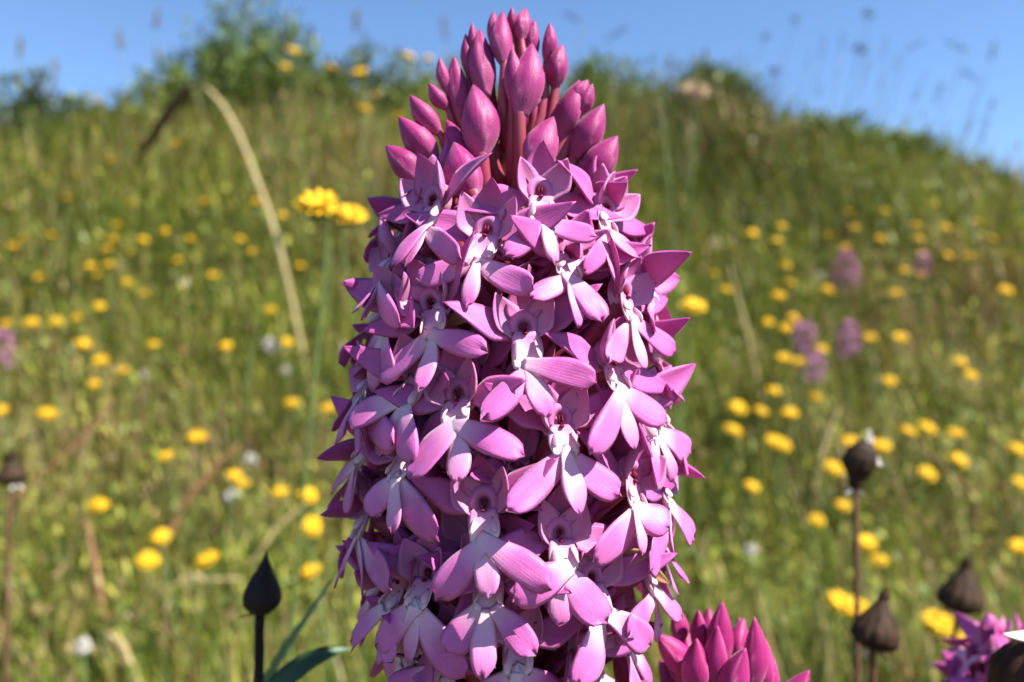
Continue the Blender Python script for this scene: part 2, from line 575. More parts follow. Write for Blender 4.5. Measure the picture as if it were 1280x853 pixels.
def floret_parts(seed, tips=None, mouth_h=3.2, hood_open=None, scale=1.0, lod=1.0, sep=(.05, 1.25), lw=1.0):
    """meshes of one open floret; local X right, Y outward, Z up, origin where the lip divides. tips: lobe tips in mm"""
    r = random.Random(seed)
    u = lambda a, b: r.uniform(a, b)
    k = MM * scale
    if tips is None:
        aL, aM, aR = R(u(-58, -36)), R(u(-10, 10)), R(u(36, 58))
        tips = []
        for a, L in ((aL, u(6.2, 7.4)), (aM, u(5.6, 6.8)), (aR, u(6.2, 7.4))):
            o = u(0.0, 0.45)
            tips.append((math.sin(a) * L, o * L * 0.8, -math.cos(a) * L))
    (tL, tM, tR) = [np.array(t) for t in tips]
    nu, nv = (14, 8) if lod >= 1 else (8, 5)
    out = []

    def add(name, mat, *a, **kw):
        kw.setdefault('nu', nu); kw.setdefault('nv', nv)
        kw['seed'] = r.randrange(10 ** 6)
        a = list(a)
        a[0] = np.asarray(a[0], float) * k
        a[3] *= k; a[4] *= k
        out.append((name, sheet_mesh(name, mat, *a, **kw)))

    up = np.array([0, 1.0, 0.12])
    for nm, t, root, W, pr, ws, rc in (
            ('side_lobe', tL, (-0.55, 0.0, 0.1), u(2.9, 3.6) * lw, prof_lobe, .95, u(.38, .62)),
            ('middle_lobe', tM, (0.0, 0.12, -0.1), u(2.3, 2.8) * lw, prof_mid, .95, u(.75, 1.15)),
            ('side_lobe', tR, (0.55, 0.0, 0.1), u(2.9, 3.6) * lw, prof_lobe, .95, u(.38, .62))):
        d = t - np.array(root)
        L = np.linalg.norm(d)
        add(nm, M_PETAL, root, d, up + np.array([d[0] * 0.04, 0, 0]), L, W, pr, bend=u(-.35, 0.75), cup=u(-.16, .12), th=0.00026,
            twist=u(-.55, .55), wave=u(0.02, 0.07), white=lobe_white(ws, rc), deep=lambda t, v: 0.25 * sstep(t, .75, 1), notch=u(0.01, 0.06))
    h = mouth_h
    # white lip base with its two upright guide plates
    add('lip_base', M_PETAL, (0, -1.6, h - .3), (0, 1.7, -h), (0, 1, .7), h + .7, 3.3, prof_flat, bend=-.4, cup=.22, th=.0004,
        white=lambda t, v: 0.28 + .72 * sstep(t, .1, .9), nu=8)
    for s in (-1, 1):
        add('guide_plate', M_PETAL, (s * .95, -1.1, h - 1.2), (s * .32, 1.7, -h + 1.5), (s, .9, 0.1), h * .72, 1.0, prof_mid, bend=.3, th=.00022,
            white=lambda t, v: 0.45 + .5 * t, nu=7, nv=4)
    ho = u(0.2, 0.8) if hood_open is None else hood_open
    # hood: upper sepal and two petals closing over the column
    add('hood_sepal', M_SEPAL, (0, -2.2, h + .1), (0, .34 - .2 * ho, 1.0), (0, 1, -.35), u(5.0, 6.0), u(4.0, 4.6), prof_sepal, bend=-u(.5, 1.2), cup=u(.4, .7), th=.00028,
        white=lambda t, v: .25 * (1 - t), deep=lambda t, v: .2 * sstep(t, .6, 1))
    for s in (-1, 1):
        add('hood_petal', M_SEPAL, (s * .85, -1.9, h - .7), (s * (.22 + .38 * ho), .42 - .2 * ho, 1.0), (-s * .72, .8, -.1), u(4.7, 5.5), u(3.9, 4.5), prof_sepal,
            bend=-u(.4, .9), cup=u(.35, .6), th=.00026, twist=s * u(-.2, .3), white=lambda t, v: .50 - .3 * t, deep=lambda t, v: .1 + 0 * t)
        lift = u(-.2, .7)
        add('sepal', M_SEPAL, (s * 1.0, -2.4, h - .5), (s * 1.0, u(*sep), lift), (-s * .1, 1, .45), u(7.4, 9.6), u(3.2, 4.2), prof_sepal,
            bend=u(-.5, .6), cup=u(-.1, .45), th=.00034, twist=u(-.6, .6), wave=u(0, .04), white=lambda t, v: .18 * (1 - t), deep=lambda t, v: .3 * sstep(t, .7, 1))
    # throat: a cupped bowl behind the mouth, pale pink at the rim, dark crimson inside
    nr, na = 9, 22
    rho = np.linspace(0, 1, nr + 1)[1:]
    th = np.arange(na) / na * 2 * math.pi
    Rh, Th = np.meshgrid(rho, th, indexing='ij')
    bx, bz = Rh * np.cos(Th) * 2.0, Rh * np.sin(Th) * 2.15
    dome = -1.7 * (Rh ** 3)
    pit = -1.25 * np.exp(-((bx / .8) ** 2 + ((bz + .12) / 1.1) ** 2) ** 1.15)
    by = dome + pit - 1.15
    V = np.concatenate([np.stack([bx, by, bz + h + .3], -1).reshape(-1, 3), [[0, -1.25 - 1.15, h + .3]]]) * k
    I = np.arange(nr * na).reshape(nr, na); J = np.roll(I, -1, 1)
    Fq = np.stack([I[:-1], J[:-1], J[1:], I[1:]], -1).reshape(-1, 4)
    Ft = np.stack([np.full(na, nr * na), J[0], I[0]], -1)
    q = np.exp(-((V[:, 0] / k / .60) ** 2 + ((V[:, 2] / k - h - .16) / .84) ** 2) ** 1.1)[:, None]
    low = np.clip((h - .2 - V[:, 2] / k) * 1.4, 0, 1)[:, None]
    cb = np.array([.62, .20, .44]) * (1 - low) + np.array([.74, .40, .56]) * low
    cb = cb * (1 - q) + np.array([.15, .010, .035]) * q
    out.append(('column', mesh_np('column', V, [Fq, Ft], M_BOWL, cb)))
    vs_, fs_, ts_ = [], [], []
    n = 0
    for c, rad in (((-.17, -1.75, h + .35), (.13, .3, .42)), ((.17, -1.75, h + .35), (.13, .3, .42)), ((0, -1.25, h - .42), (.30, .3, .2))):
        v, f, t3 = ellipsoid(np.array(c) * k, np.array(rad) * k, 8, 10)
        vs_.append(v); fs_.append(f + n); ts_.append(t3 + n); n += len(v)
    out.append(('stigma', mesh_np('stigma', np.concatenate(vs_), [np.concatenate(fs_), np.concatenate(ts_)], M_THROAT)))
    sp = np.array([(0, -2.2, h - .9), (u(-.4, .4), -4.2, h - 2.2), (u(-1, 1), -6.5, h - 5.2), (u(-1.6, 1.6), -7.6, h - 9.5)]) * k
    out.append(('spur', tube_mesh('spur', M_SEPAL, sp, np.array([.75, .6, .5, .3]) * k, 7, 9)))
    return out


def ovary_mesh(p0, p1, k=1.0, sag=1.5):
    """twisted ovary from the stem (p0) to the back of the floret (p1), local coordinates"""
    p0 = np.asarray(p0, float); p1 = np.asarray(p1, float)
    mid = (p0 + p1) / 2 + np.array([0, 0, -sag * MM])
    return tube_mesh('floret', M_OVARY, [p0, mid, p1], np.array([.75, 1.15, .95]) * MM * k, 8, 9)


VARIANTS = None


def spike_radius(z, prof):
    return np.interp(z, prof[0], prof[1])


# profile of the main spike: height relative to the lens in mm (ascending), radius where lips divide
PZ = np.array([-50, -44, -37, -27, -17, -7, 3, 12, 18, 23, 28, 33, 38, 41, 43]) * MM
PR = np.array([7, 11.0, 15.2, 19.0, 19.9, 19.3, 18.0, 15.6, 12.6, 9.0, 7.0, 5.2, 3.2, 1.2, .1]) * MM


def on_spike(px, py, off=0.0, f=1.0):
    r = ray(px, py)
    ds = np.arange(0.05, 0.1005, 0.0001)
    P = CAM + ds[:, None] * r
    q = np.hypot(P[:, 0], P[:, 1]) - (np.interp(P[:, 2] - CAM_H, PZ, PR) * f + off)
    k = np.nonzero(q <= 0)[0]
    return P[k[0]] if len(k) else P[np.argmin(q)]


def frame(p, zup_hint=None, tilt=0.0, roll=0.0, axis=(0, 0)):
    """floret frame at point p on a spike with vertical axis"""
    rad = unit([p[0] - axis[0], p[1] - axis[1], 0])
    y = unit(rad * math.cos(tilt) + np.array([0, 0, math.sin(tilt)]))
    z = np.array([0, 0, 1.0]) if zup_hint is None else np.asarray(zup_hint, float)
    z = unit(z - y * z.dot(y))
    x = np.cross(y, z)
    if roll:
        x, z = x * math.cos(roll) + z * math.sin(roll), z * math.cos(roll) - x * math.sin(roll)
    return np.stack([x, y, z], 1)


def place_floret(orchid, p, Fm, parts, axis, drop, k=1.0):
    """floret = its ovary, with lip, hood, sepals, column and spur as sub-parts"""
    root_w = np.array([axis[0], axis[1], p[2] - drop])
    rad = unit([p[0] - axis[0], p[1] - axis[1], 0])
    root_w = root_w + rad * 0.0022
    p0 = Fm.T @ (root_w - p)
    ov = ovary_mesh(p0, np.array([0, -2.4, 2.2]) * MM * k, k)
    fl = bpy.data.objects.new('floret', ov)
    COL.objects.link(fl)
    M4 = Matrix.Identity(4)
    for i in range(3):
        for j in range(3):
            M4[i][j] = Fm[i][j]
        M4[i][3] = p[i]
    fl.parent = orchid
    fl.matrix_parent_inverse = Matrix.Translation(-Vector(orchid.location))
    fl.matrix_basis = M4
    for nm, me in parts:
        c = bpy.data.objects.new(nm, me)
        COL.objects.link(c)
        c.parent = fl
    return fl


def bud_mesh(name, base, tip, rad, seed, mat):
    r = random.Random(seed)
    ph = r.uniform(0, 6.28)
    base = np.asarray(base) - .14 * (np.asarray(tip) - np.asarray(base))
    L = np.linalg.norm(np.asarray(tip) - np.asarray(base))

    def prof(t):
        return np.interp(t, [0, .08, .16, .26, .37, .48, .61, .75, .87, .94, 1], [.36, .50, .70, .89, 0.99, 1.0, .89, .66, .40, .21, .03])

    def mod(h, t):
        q = ((h + ph + t * 0.7) / (2 * math.pi) * 3) % 1.0
        return 0.92 + 0.13 * q + 0.05 * np.cos(2 * (h + ph))
    v, f, t3, T, H = lathe(base, tip, rad, prof, 18, 30, mod, bow=r.uniform(-.06, .06) * L)
    q = ((H + ph + T * 0.7) / (2 * math.pi) * 3) % 1.0
    col = np.zeros((len(v), 3))
    col[:, 0] = 0.35 * np.clip(1 - T * 2.2, 0, 1) * r.uniform(.3, 1) + 0.22 * np.clip((q - .8) * 5, 0, 1)
    col[:, 1] = 0.5 * np.clip((.12 - q) * 8, 0, 1) + .35 * sstep(T, .8, 1)
    st = np.stack([T * 1.4 + ph * 3, H * 1.2], 1)
    return mesh_np(name, v, [f, t3], mat, col, st)


def place_bud(orchid, base, tip, rad, seed, axis, drop, mat=None):
    """bud, with its own stalk (the young ovary) as a sub-part"""
    base = np.asarray(base, float); tip = np.asarray(tip, float)
    o0 = np.array(orchid.location)
    b = obj('bud', bud_mesh('bud', base - o0, tip - o0, rad, seed, mat or M_BUD), orchid)
    rad_v = unit([base[0] - axis[0] + 1e-6, base[1] - axis[1], 0])
    root = np.array([axis[0], axis[1], base[2] - drop]) + rad_v * 0.0015
    base = base - .11 * (tip - base)
    d = unit(tip - base)
    pts = np.array([root, root * .5 + base * .5 + rad_v * 0.0008 - np.array([0, 0, .001]), base - d * .0006, base + d * 0.0012]) - o0
    obj('stalk', tube_mesh('stalk', M_OVARY, pts, np.array([.8 * MM, .85 * MM, rad * .40, rad * .38]), 8, 10), b)
    return b


def make_variants():
    return [floret_parts(500 + i, scale=1.0) for i in range(9)]


def dart_fill(taken, zr, prof, spacing, tries, axis, zc, rng, phi_ok=None):
    pts = [np.array(t) for t in taken]
    new = []
    for _ in range(tries):
        z = rng.uniform(*zr); ph = rng.uniform(-math.pi, math.pi)
        if phi_ok and not phi_ok(ph, z):
            continue
        rad = np.interp(z, prof[0], prof[1])
        p = np.array([axis[0] + rad * math.cos(ph), axis[1] + rad * math.sin(ph), zc + z])
        if all(np.linalg.norm(p - q) > spacing for q in pts):
            pts.append(p); new.append(p)
    return new


# floret pixels in the photograph: (mouth), (where the lip divides), (left lobe tip), (middle tip), (right tip)
FLORETS = [
    ((610, 291), (597, 327), (520, 348), (583, 385), (668, 362)),
    ((673, 245), (679, 277), (630, 320), (693, 330), (746, 296)),
    ((543, 256), (535, 282), (490, 335), (506, 334), (576, 324)),
    ((719, 320), (711, 345), (664, 373), (722, 410), (752, 402)),
    ((655, 412), (660, 455), (604, 522), (684, 522), (746, 478)),
    ((532, 384), (542, 416), (474, 478), (523, 488), (607, 440)),
    ((567, 496), (569, 527), (512, 598), (572, 602), (655, 570)),
    ((703, 528), (708, 564), (634, 638), (724, 643), (776, 620)),
    ((771, 452), (774, 486), (738, 568), (794, 562), (834, 525)),
    ((786, 372), (790, 400), (762, 452), (806, 462), (846, 440)),
    ((482, 320), (476, 349), (440, 392), (452, 398), (502, 408)),
    ((601, 634), (604, 671), (546, 750), (610, 749), (690, 737)),
    ((704, 672), (707, 709), (642, 752), (698, 782), (758, 778)),
    ((801, 602), (795, 633), (742, 702), (802, 694), (836, 660)),
    ((842, 604), (836, 634), (812, 716), (842, 700), (868, 676)),
    ((500, 562), (496, 595), (455, 640), (490, 664), (548, 676)),
    ((526, 722), (519, 755), (470, 806), (509, 828), (582, 848)),
    ((648, 802), (646, 838), (575, 888), (640, 905), (712, 884)),
    ((826, 716), (818, 742), (786, 796), (824, 800), (852, 772)),
    ((452, 468), (450, 500), (420, 556), (446, 570), (492, 556)),
    ((756, 262), (758, 290), (728, 340), (768, 350), (800, 322)),
    ((443, 640), (446, 672), (418, 736), (452, 748), (488, 736)),
]
# bud pixels: (base), (tip), full width
BUDS = [
    ((601, 186), (592, 106), 48), ((652, 136), (665, 54), 42), ((607, 114), (599, 36), 34), ((577, 143), (567, 70), 29),
    ((630, 74), (628, 14), 31), ((615, 50), (616, 14), 17), ((653, 46), (657, 10), 24), ((683, 73), (687, 28), 21),
    ((695, 104), (703, 55), 30), ((702, 166), (724, 100), 37), ((722, 190), (755, 130), 40), ((672, 212), (692, 146), 44),
    ((590, 240), (568, 178), 50), ((540, 200), (498, 146), 38), ((545, 162), (512, 119), 28), ((556, 133), (536, 104), 22),
    ((561, 112), (549, 72), 19), ((585, 88), (582, 42), 16), ((594, 72), (590, 28), 15), ((666, 70), (668, 24), 20),
    ((639, 34), (640, 9), 13), ((724, 140), (741, 105), 22), ((720, 128), (735, 100), 24), ((640, 120), (640, 60), 26),
    ((735, 222), (772, 170), 40), ((520, 226), (482, 182), 36),
]


def make_main_orchid():
    base = (0, 0, float(ground_z(0, 0)))
    t = empty('orchid', base)
    tag(t, 'big pink orchid spike in full bloom with closed buds at its tip', 'orchid')
    o0 = np.array(base)
    zt = CAM_H + 0.040
    pts = np.array([(0, 0, base[2] - .01), (.003, .004, .12), (-.001, .001, .25), (0, 0, CAM_H - .03), (0, 0, CAM_H + .015), (0, 0, zt)]) - o0
    obj('stem', tube_mesh('stem', M_STEM, pts, np.array([3.2, 2.9, 2.6, 2.3, 1.9, .7]) * MM, 12, 40), t)
    # leaves clasping the stem
    for i, (z, a, L) in enumerate(((.015, .4, .11), (.03, 2.4, .12), (.05, 4.2, .10), (.10, 1.2, .07), (.15, 3.5, .055), (.20, 5.4, .045))):
        d = np.array([math.cos(a), math.sin(a), 1.6 if i > 2 else .8])
        obj('leaf', sheet_mesh('leaf', M_LEAF, (math.cos(a) * .0025, math.sin(a) * .0025, z), d, (-math.cos(a), -math.sin(a), .6), L, .014, prof_blade,
                               bend=.7, cup=.5, th=.0006, nu=16, nv=6, seed=i), t)
    taken = []
    rr = random.Random(3)
    for i, (mo, J, tl, tm, tr) in enumerate(FLORETS):
        p = on_spike(*J)
        m = on_spike(*mo, off=-.0012)
        tw = [on_spike(*q, off=rr.uniform(.0012, .0030)) for q in (tl, tm, tr)]
        rad = unit([p[0], p[1], 0])
        Fm = frame(p, zup_hint=(m - p) * np.array([1, 1, 1.0]) + np.array([0, 0, .0015]), tilt=R(4))
        tips = [Fm.T @ (q - p) / MM for q in tw]
        mh = float(np.clip((Fm.T @ (m - p))[2] / MM, 2.2, 3.8))
        parts = floret_parts(40 + i, tips, mh, hood_open=rr.uniform(.35, .8) if i < 6 else rr.uniform(0.0, .4), sep=(-.15, .45), lw=float(np.interp(J[1], [300, 420, 600], [.80, .95, 1.08])))
        place_floret(t, p, Fm, parts, (0, 0), rr.uniform(.005, .009))
        taken.append(p)
    rng = random.Random(21)
    vari = make_variants()
    fill = dart_fill(taken, (-.0385, .0180), (PZ, PR), .0070, 5000, (0, 0), CAM_H, rng, lambda ph, z: z < .012 or math.sin(ph) > -.55)
    for i, p in enumerate(fill):
        ph = math.atan2(p[1], p[0])
        tilt = R(rng.uniform(-8, 14)) + R(18) * sstep((p[2] - CAM_H), .008, .02)
        p = p - unit([p[0], p[1], 0]) * rng.uniform(0, .0012)
        Fm = frame(p, tilt=tilt, roll=R(rng.uniform(-22, 22)))
        place_floret(t, p, Fm, vari[i % len(vari)], (0, 0), rng.uniform(.005, .009), 1.0)
    tk = []
    for i, (b, tp, w) in enumerate(BUDS):
        pb = on_spike(*b, off=-.0012, f=.86)
        pt = on_spike(*tp, off=.0006)
        dep = pb[1] + CAM_D
        place_bud(t, pb, pt, w / 2 / FPX * dep * .98, 900 + i, (0, 0), .008 + .006 * rr.random())
        tk.append((pb + pt) / 2)
    # buds round the far side of the spike
    for i, p in enumerate(dart_fill(tk, (.017, .037), (PZ, PR * .82), .0047, 1500, (0, 0), CAM_H, rng, lambda ph, z: math.sin(ph) > -.35 or z > .028)):
        rad = unit([p[0], p[1], 0])
        L = rng.uniform(.0058, .0075) * (1.0 if p[2] < CAM_H + .03 else .75)
        d = unit(rad * .4 + np.array([0, 0, 1]))
        place_bud(t, p - d * L * .5, p + d * L * .5, L * .28, 1200 + i, (0, 0), .010)
    # half open florets set deeper between the outer ones: only sepals and hood show
    inner = dart_fill(taken + fill, (-.037, .009), (PZ, PR - .0055), .0064, 4000, (0, 0), CAM_H, rng)
    for i, p in enumerate(inner):
        Fm = frame(p, tilt=R(rng.uniform(-6, 16)), roll=R(rng.uniform(-35, 35)))
        place_floret(t, p, Fm, [q for q in vari[(i * 4 + 1) % len(vari)] if q[0] in ('sepal', 'hood_sepal', 'hood_petal', 'spur')], (0, 0), rng.uniform(.005, .009), 1.0)
    # narrow bracts between the florets
    for i, p in enumerate(taken + fill + inner):
        rad = unit([p[0], p[1], 0])
        a = np.array([rad[0] * .0022, rad[1] * .0022, p[2] - .009]) - o0
        obj('bract', sheet_mesh('bract', M_BRACT, a, rad + np.array([rng.uniform(-.2, .2), rng.uniform(-.2, .2), .45]), (0, 0, 1), rng.uniform(.013, .0175), .0034, prof_sepal,
                                bend=rng.uniform(-.4, .5), cup=.4, th=.0003, nu=8, nv=4, seed=i), t)
    for i, (px, py, a) in enumerate(((772, 700, .3), (798, 706, -.5), (786, 692, 1.2), (560, 405, .2))):
        p = on_spike(px, py, off=-.003) - o0
        obj('withered_bract', sheet_mesh('withered_bract', M_STRAW if i % 2 == 0 else M_BROWNSTALK, p, (math.cos(a), -.4, math.sin(a)), (0, -1, .5), .0042, .0018, prof_sepal, bend=.9, cup=.6, th=.0003, wave=.06, seed=i), t)
    return vari


VARI = make_main_orchid()


def make_small_orchid(name_label, axis_px, top_py, depth, zspan, buds_px=None, floret_z=(-.07, -.016), mat=M_BUD2, seed=5, lean=(0, 0), nbud=(.0042, 1500), spacing=.0072):
    """neighbouring orchid; only its tip reaches into the picture"""
    top = at(axis_px, top_py, depth)
    axis = (top[0], top[1])
    gz = float(ground_z(*axis))
    t = empty('orchid', (axis[0], axis[1], gz))
    tag(t, name_label, 'orchid')
    o0 = np.array(t.location)
    pts = np.array([(0, 0, -.01), (.002, .003, .1), (0, 0, .2), (0, 0, top[2] - gz - .006)])
    obj('stem', tube_mesh('stem', M_STEM, pts, np.array([3, 2.7, 2.4, .7]) * MM, 10, 24), t)
    for i, (z, a, L) in enumerate(((.015, 1.0, .10), (.03, 3.1, .11), (.08, 5.0, .07), (.14, 2.0, .05))):
        d = np.array([math.cos(a), math.sin(a), .9])
        obj('leaf', sheet_mesh('leaf', M_LEAF, (math.cos(a) * .0025, math.sin(a) * .0025, z), d, (-math.cos(a), -math.sin(a), .6), L, .013, prof_blade, bend=.7, cup=.5, th=.0006, nu=14, nv=6, seed=i), t)
    rng = random.Random(seed)
    zc = top[2]
    pz = np.array([-.085, -.07, -.05, -.035, -.025, -.018, -.012, -.006, -.002, 0])
    pr = np.array([12, 15, 16, 14.5, 12, 10, 7.6, 5.0, 2.4, .3]) * MM
    tk = []
    if buds_px:
        for i, (b, tp, w, dd) in enumerate(buds_px):
            pb, pt = at(*b, depth + dd), at(*tp, depth + dd * 1.15)
            place_bud(t, pb, pt, w / 2 / FPX * (depth + dd), seed * 100 + i, axis, .008, mat)
            tk.append((pb + pt) / 2)
    ok = (lambda ph, z: math.sin(ph) > -.1) if buds_px else None
    for i, p in enumerate(dart_fill(tk, (-.020, -.004), (pz, pr), nbud[0], nbud[1], axis, zc, rng, ok)):
        rad = unit([p[0] - axis[0], p[1] - axis[1], 0])
        L = rng.uniform(.0058, .0078) * (1 if p[2] < zc - .01 else .75)
        d = unit(rad * (.35 + .4 * (p[2] < zc - .012)) + np.array([0, 0, 1]))
        place_bud(t, p - d * L * .5, p + d * L * .5, L * .27, seed * 200 + i, axis, .009, mat)
    for i, p in enumerate(dart_fill([], floret_z, (pz, pr), spacing, 2500, axis, zc, rng)):
        Fm = frame(p, tilt=R(rng.uniform(-5, 22)), roll=R(rng.uniform(-25, 25)), axis=axis)
        place_floret(t, p, Fm, VARI[i % len(VARI)], axis, rng.uniform(.005, .009))
    return t


B2 = [((858, 838), (821, 792), 33, -.004), ((870, 862), (871, 798), 37, -.007), ((850, 800), (846, 758), 22, .002), ((876, 812), (873, 762), 24, .0),
      ((905, 830), (903, 752), 32, -.002), ((893, 862), (897, 782), 36, -.007), ((935, 858), (943, 771), 34, -.003), ((915, 880), (932, 810), 40, -.009),
      ((812, 880), (768, 806), 40, -.006), ((966, 900), (1012, 838), 34, -.004), ((952, 890), (957, 800), 34, .003), ((890, 805), (886, 760), 22, .006),
      ((925, 815), (924, 772), 24, .006), ((770, 900), (742, 842), 28, -.002), ((790, 910), (730, 846), 24, .004)]
make_small_orchid('deep magenta orchid with only its tight pointed buds showing beside the big pink spike', 896, 760, .104, .1, B2, floret_z=(-.075, -.024), seed=6)
make_small_orchid('violet pink orchid partly in shade behind a dark dried head with a white bract', 1262, 764, .145, .1, None, floret_z=(-.075, -.008), mat=M_BUD, seed=8, nbud=(.0042, 60))


# ------------------------------------------------------------------ dried seed heads and buds near the lens
def stem_down(p, lean=(0, 0)):
    gz = float(ground_z(p[0] + lean[0], p[1] + lean[1]))
    return np.array([(p[0] + lean[0], p[1] + lean[1], gz - .01), (p[0] + lean[0] * .6, p[1] + lean[1] * .6, gz * .5 + p[2] * .5), (p[0] + lean[0] * .1, p[1], p[2] - .02), p])


def seed_head(px_base, px_tip, w, depth, label, lean=(0, 0), neck=.2, bracts=3, flip=False, seed=0, group=None, paper_top=False):
    b = at(*px_base, depth); tp = at(*px_tip, depth + .001)
    t = empty('dried_seed_head', (b[0] + lean[0], b[1] + lean[1], float(ground_z(b[0] + lean[0], b[1] + lean[1]))))
    tag(t, label, 'seed head', group)
    o0 = np.array(t.location)
    rad = w / 2 / FPX * depth
    rr = random.Random(seed)
    ph = rr.uniform(0, 6)

    def prof(x):
        body = np.interp(x, [0, .06, .18, .34, .55, .76, .88, 1], [.35, .74, 1.0, .96, .70, .36, neck, neck * 1.15])
        return np.interp(x, [0, .1, .18, .26, .42, .62, .8, .92, 1], [.3, .46, .42, .55, .9, 1.0, .86, .6, .42]) if paper_top else body
    v, f, t3, T, H = lathe(b - o0, tp - o0, rad, prof, 24, 40, lambda h, x: 1 + (.20 * np.abs(np.cos(6 * h + ph)) - .12) * np.clip(1.2 - x, 0.2, 1), bow=rr.uniform(-.1, .1) * rad)
    obj('calyx', mesh_np('calyx', v, [f, t3], M_DRYHEAD), t)
    d = unit(tp - b)
    obj('stem', tube_mesh('stem', M_DRYSTEM, stem_down(b + d * .0003, lean) - o0, np.array([1.0, .85, .62, .62]) * MM * (depth / .17) ** .5, 8, 22), t)
    for i in range(bracts):
        a = rr.uniform(0, 6.28)
        obj('bract', sheet_mesh('bract', M_PAPER if i % 2 == 0 else M_DRYHEAD, b - o0 + d * .0004, (math.cos(a), math.sin(a) * .6, rr.uniform(-.8, -.2)), d, rad * rr.uniform(.7, 1.1), rad * .4, prof_sepal,
                                bend=.6, th=.0002, nu=6, nv=4, seed=i), t)
    # withered florets sticking out of the mouth
    for i in range(5):
        a = rr.uniform(0, 6.28)
        obj('withered_tuft', tube_mesh('withered_tuft', M_DRYHEAD, [tp - o0 - d * .0005, tp - o0 + d * rad * .35 + np.array([math.cos(a), math.sin(a), 0]) * rad * .22], [.0003, .0001], 5), t)
    if paper_top:
        obj('paper_bract', sheet_mesh('paper_bract', M_PAPER, tp - o0 - d * rad * .6 + np.array([rad * .45, -.0002, 0]), (-.1, -.1, 1), (.3, -1, 0), rad * 1.5, rad * .55, prof_sepal, bend=-.6, cup=.4, th=.0002, seed=1), t)
        obj('paper_bract', sheet_mesh('paper_bract', M_PAPER, tp - o0 - d * rad * .7 + np.array([rad * .5, -.0002, 0]), (.55, -.1, -.75), (.3, -1, 0), rad * 1.1, rad * .45, prof_sepal, bend=-.6, cup=.4, th=.0002, seed=2), t)
    return t


seed_head((1068, 612), (1082, 552), 40, .20, 'dark dried seed head with white papery tip on a long brown stem', lean=(.004, .004), neck=.55, paper_top=True, seed=2)
seed_head((1090, 812), (1106, 742), 56, .165, 'brown ribbed seed head with a narrow neck beside the long stemmed dark one', lean=(.004, .0), neck=.22, seed=3)
seed_head((1196, 766), (1209, 700), 52, .24, 'softly blurred brown seed head beside the violet pink orchid', lean=(-.02, .0), neck=.25, seed=4)
seed_head((17, 606), (12, 568), 34, .34, 'small dark seed head among grass with a crooked dry stalk against it', lean=(-.02, .02), neck=.5, seed=5)


def dark_bud():
    dep = .128
    b = at(325, 768, dep); tp = at(333, 688, dep)
    t = empty('dark_bud', (b[0] - .003, b[1], float(ground_z(b[0], b[1]))))
    tag(t, 'nearly black pointed flower bud on a thin dark stem in the shade of the orchid', 'flower bud')
    o0 = np.array(t.location)
    rad = 23.5 / FPX * dep
    prof = lambda x: np.interp(x, [0, .05, .16, .30, .48, .64, .78, .9, 1], [.2, .62, .93, 1.0, .80, .50, .26, .11, .04])
    v, f, t3, T, H = lathe(b - o0, tp - o0, rad, prof, 24, 30, lambda h, x: 1 + .05 * np.cos(7 * h))
    obj('bud', mesh_np('bud', v, [f, t3], M_SHADEBUD), t)
    obj('stem', tube_mesh('stem', M_SHADEBUD, stem_down(b + np.array([0, 0, .0004]), (-.003, 0)) - o0, np.array([1, .95, .8, .8]) * MM, 8, 20), t)
    obj('bract', sheet_mesh('bract', M_SHADEBUD, b - o0, (-1, -.1, -.15), (0, 0, 1), .0035, .0012, prof_sepal, bend=.5, th=.0002, nu=6, nv=4), t)


dark_bud()


def dark_head_on_orchid():
    """black dried head with a white pointed bract that cuts into the picture in front of the violet orchid"""
    dep = .112
    c = at(1296, 838, dep)
    t = empty('black_dried_head', (c[0] + .004, c[1], float(ground_z(c[0], c[1]))))
    tag(t, 'black dried flower head with a bright white pointed bract before the violet orchid', 'seed head')
    o0 = np.array(t.location)
    v, f, t3, T, H = lathe(c - o0 + np.array([.001, 0, -.0075]), c - o0 + np.array([0, 0, .004]), .0062, lambda x: np.interp(x, [0, .1, .35, .7, .9, 1], [.2, .62, 1, .9, .6, .35]), 18, 36,
                           lambda h, x: 1 + .1 * np.cos(12 * h))
    obj('calyx', mesh_np('calyx', v, [f, t3], M_DRYHEAD), t)
    obj('paper_bract', sheet_mesh('paper_bract', M_PAPER, c - o0 + np.array([.0012, -.001, .0048]), at(1230, 790, dep - .002) - (c + np.array([.0012, -.001, .0048])), (.1, -.5, 1), .0072, .0022, prof_sepal, bend=-.3, cup=.4, th=.0002, seed=4), t)
    obj('paper_bract', sheet_mesh('paper_bract', M_PAPER, c - o0 + np.array([.0005, -.001, .004]), (-.1, -.3, .9), (.3, -1, .2), .0048, .0018, prof_sepal, bend=-.3, cup=.4, th=.0002, seed=5), t)
    obj('stem', tube_mesh('stem', M_DRYSTEM, stem_down(c + np.array([.001, 0, -.0072]), (.004, 0)) - o0, np.array([1, .9, .7, .7]) * MM, 8, 20), t)


dark_head_on_orchid()


# ------------------------------------------------------------------ single blades and stalks near the spike
def blade_thing(name, label, root, tip, width, nrm, mat, cat, bend=.3, cup=.4, seed=0, twist=0.0):
    root = np.asarray(root, float); tip = np.asarray(tip, float)
    t = obj(name, sheet_mesh(name, mat, (0, 0, 0), tip - root, nrm, float(np.linalg.norm(tip - root)), width, prof_blade, bend=bend, cup=cup, th=.0005, nu=24, nv=6, seed=seed, twist=twist), None, tuple(root))
    return tag(t, label, cat)


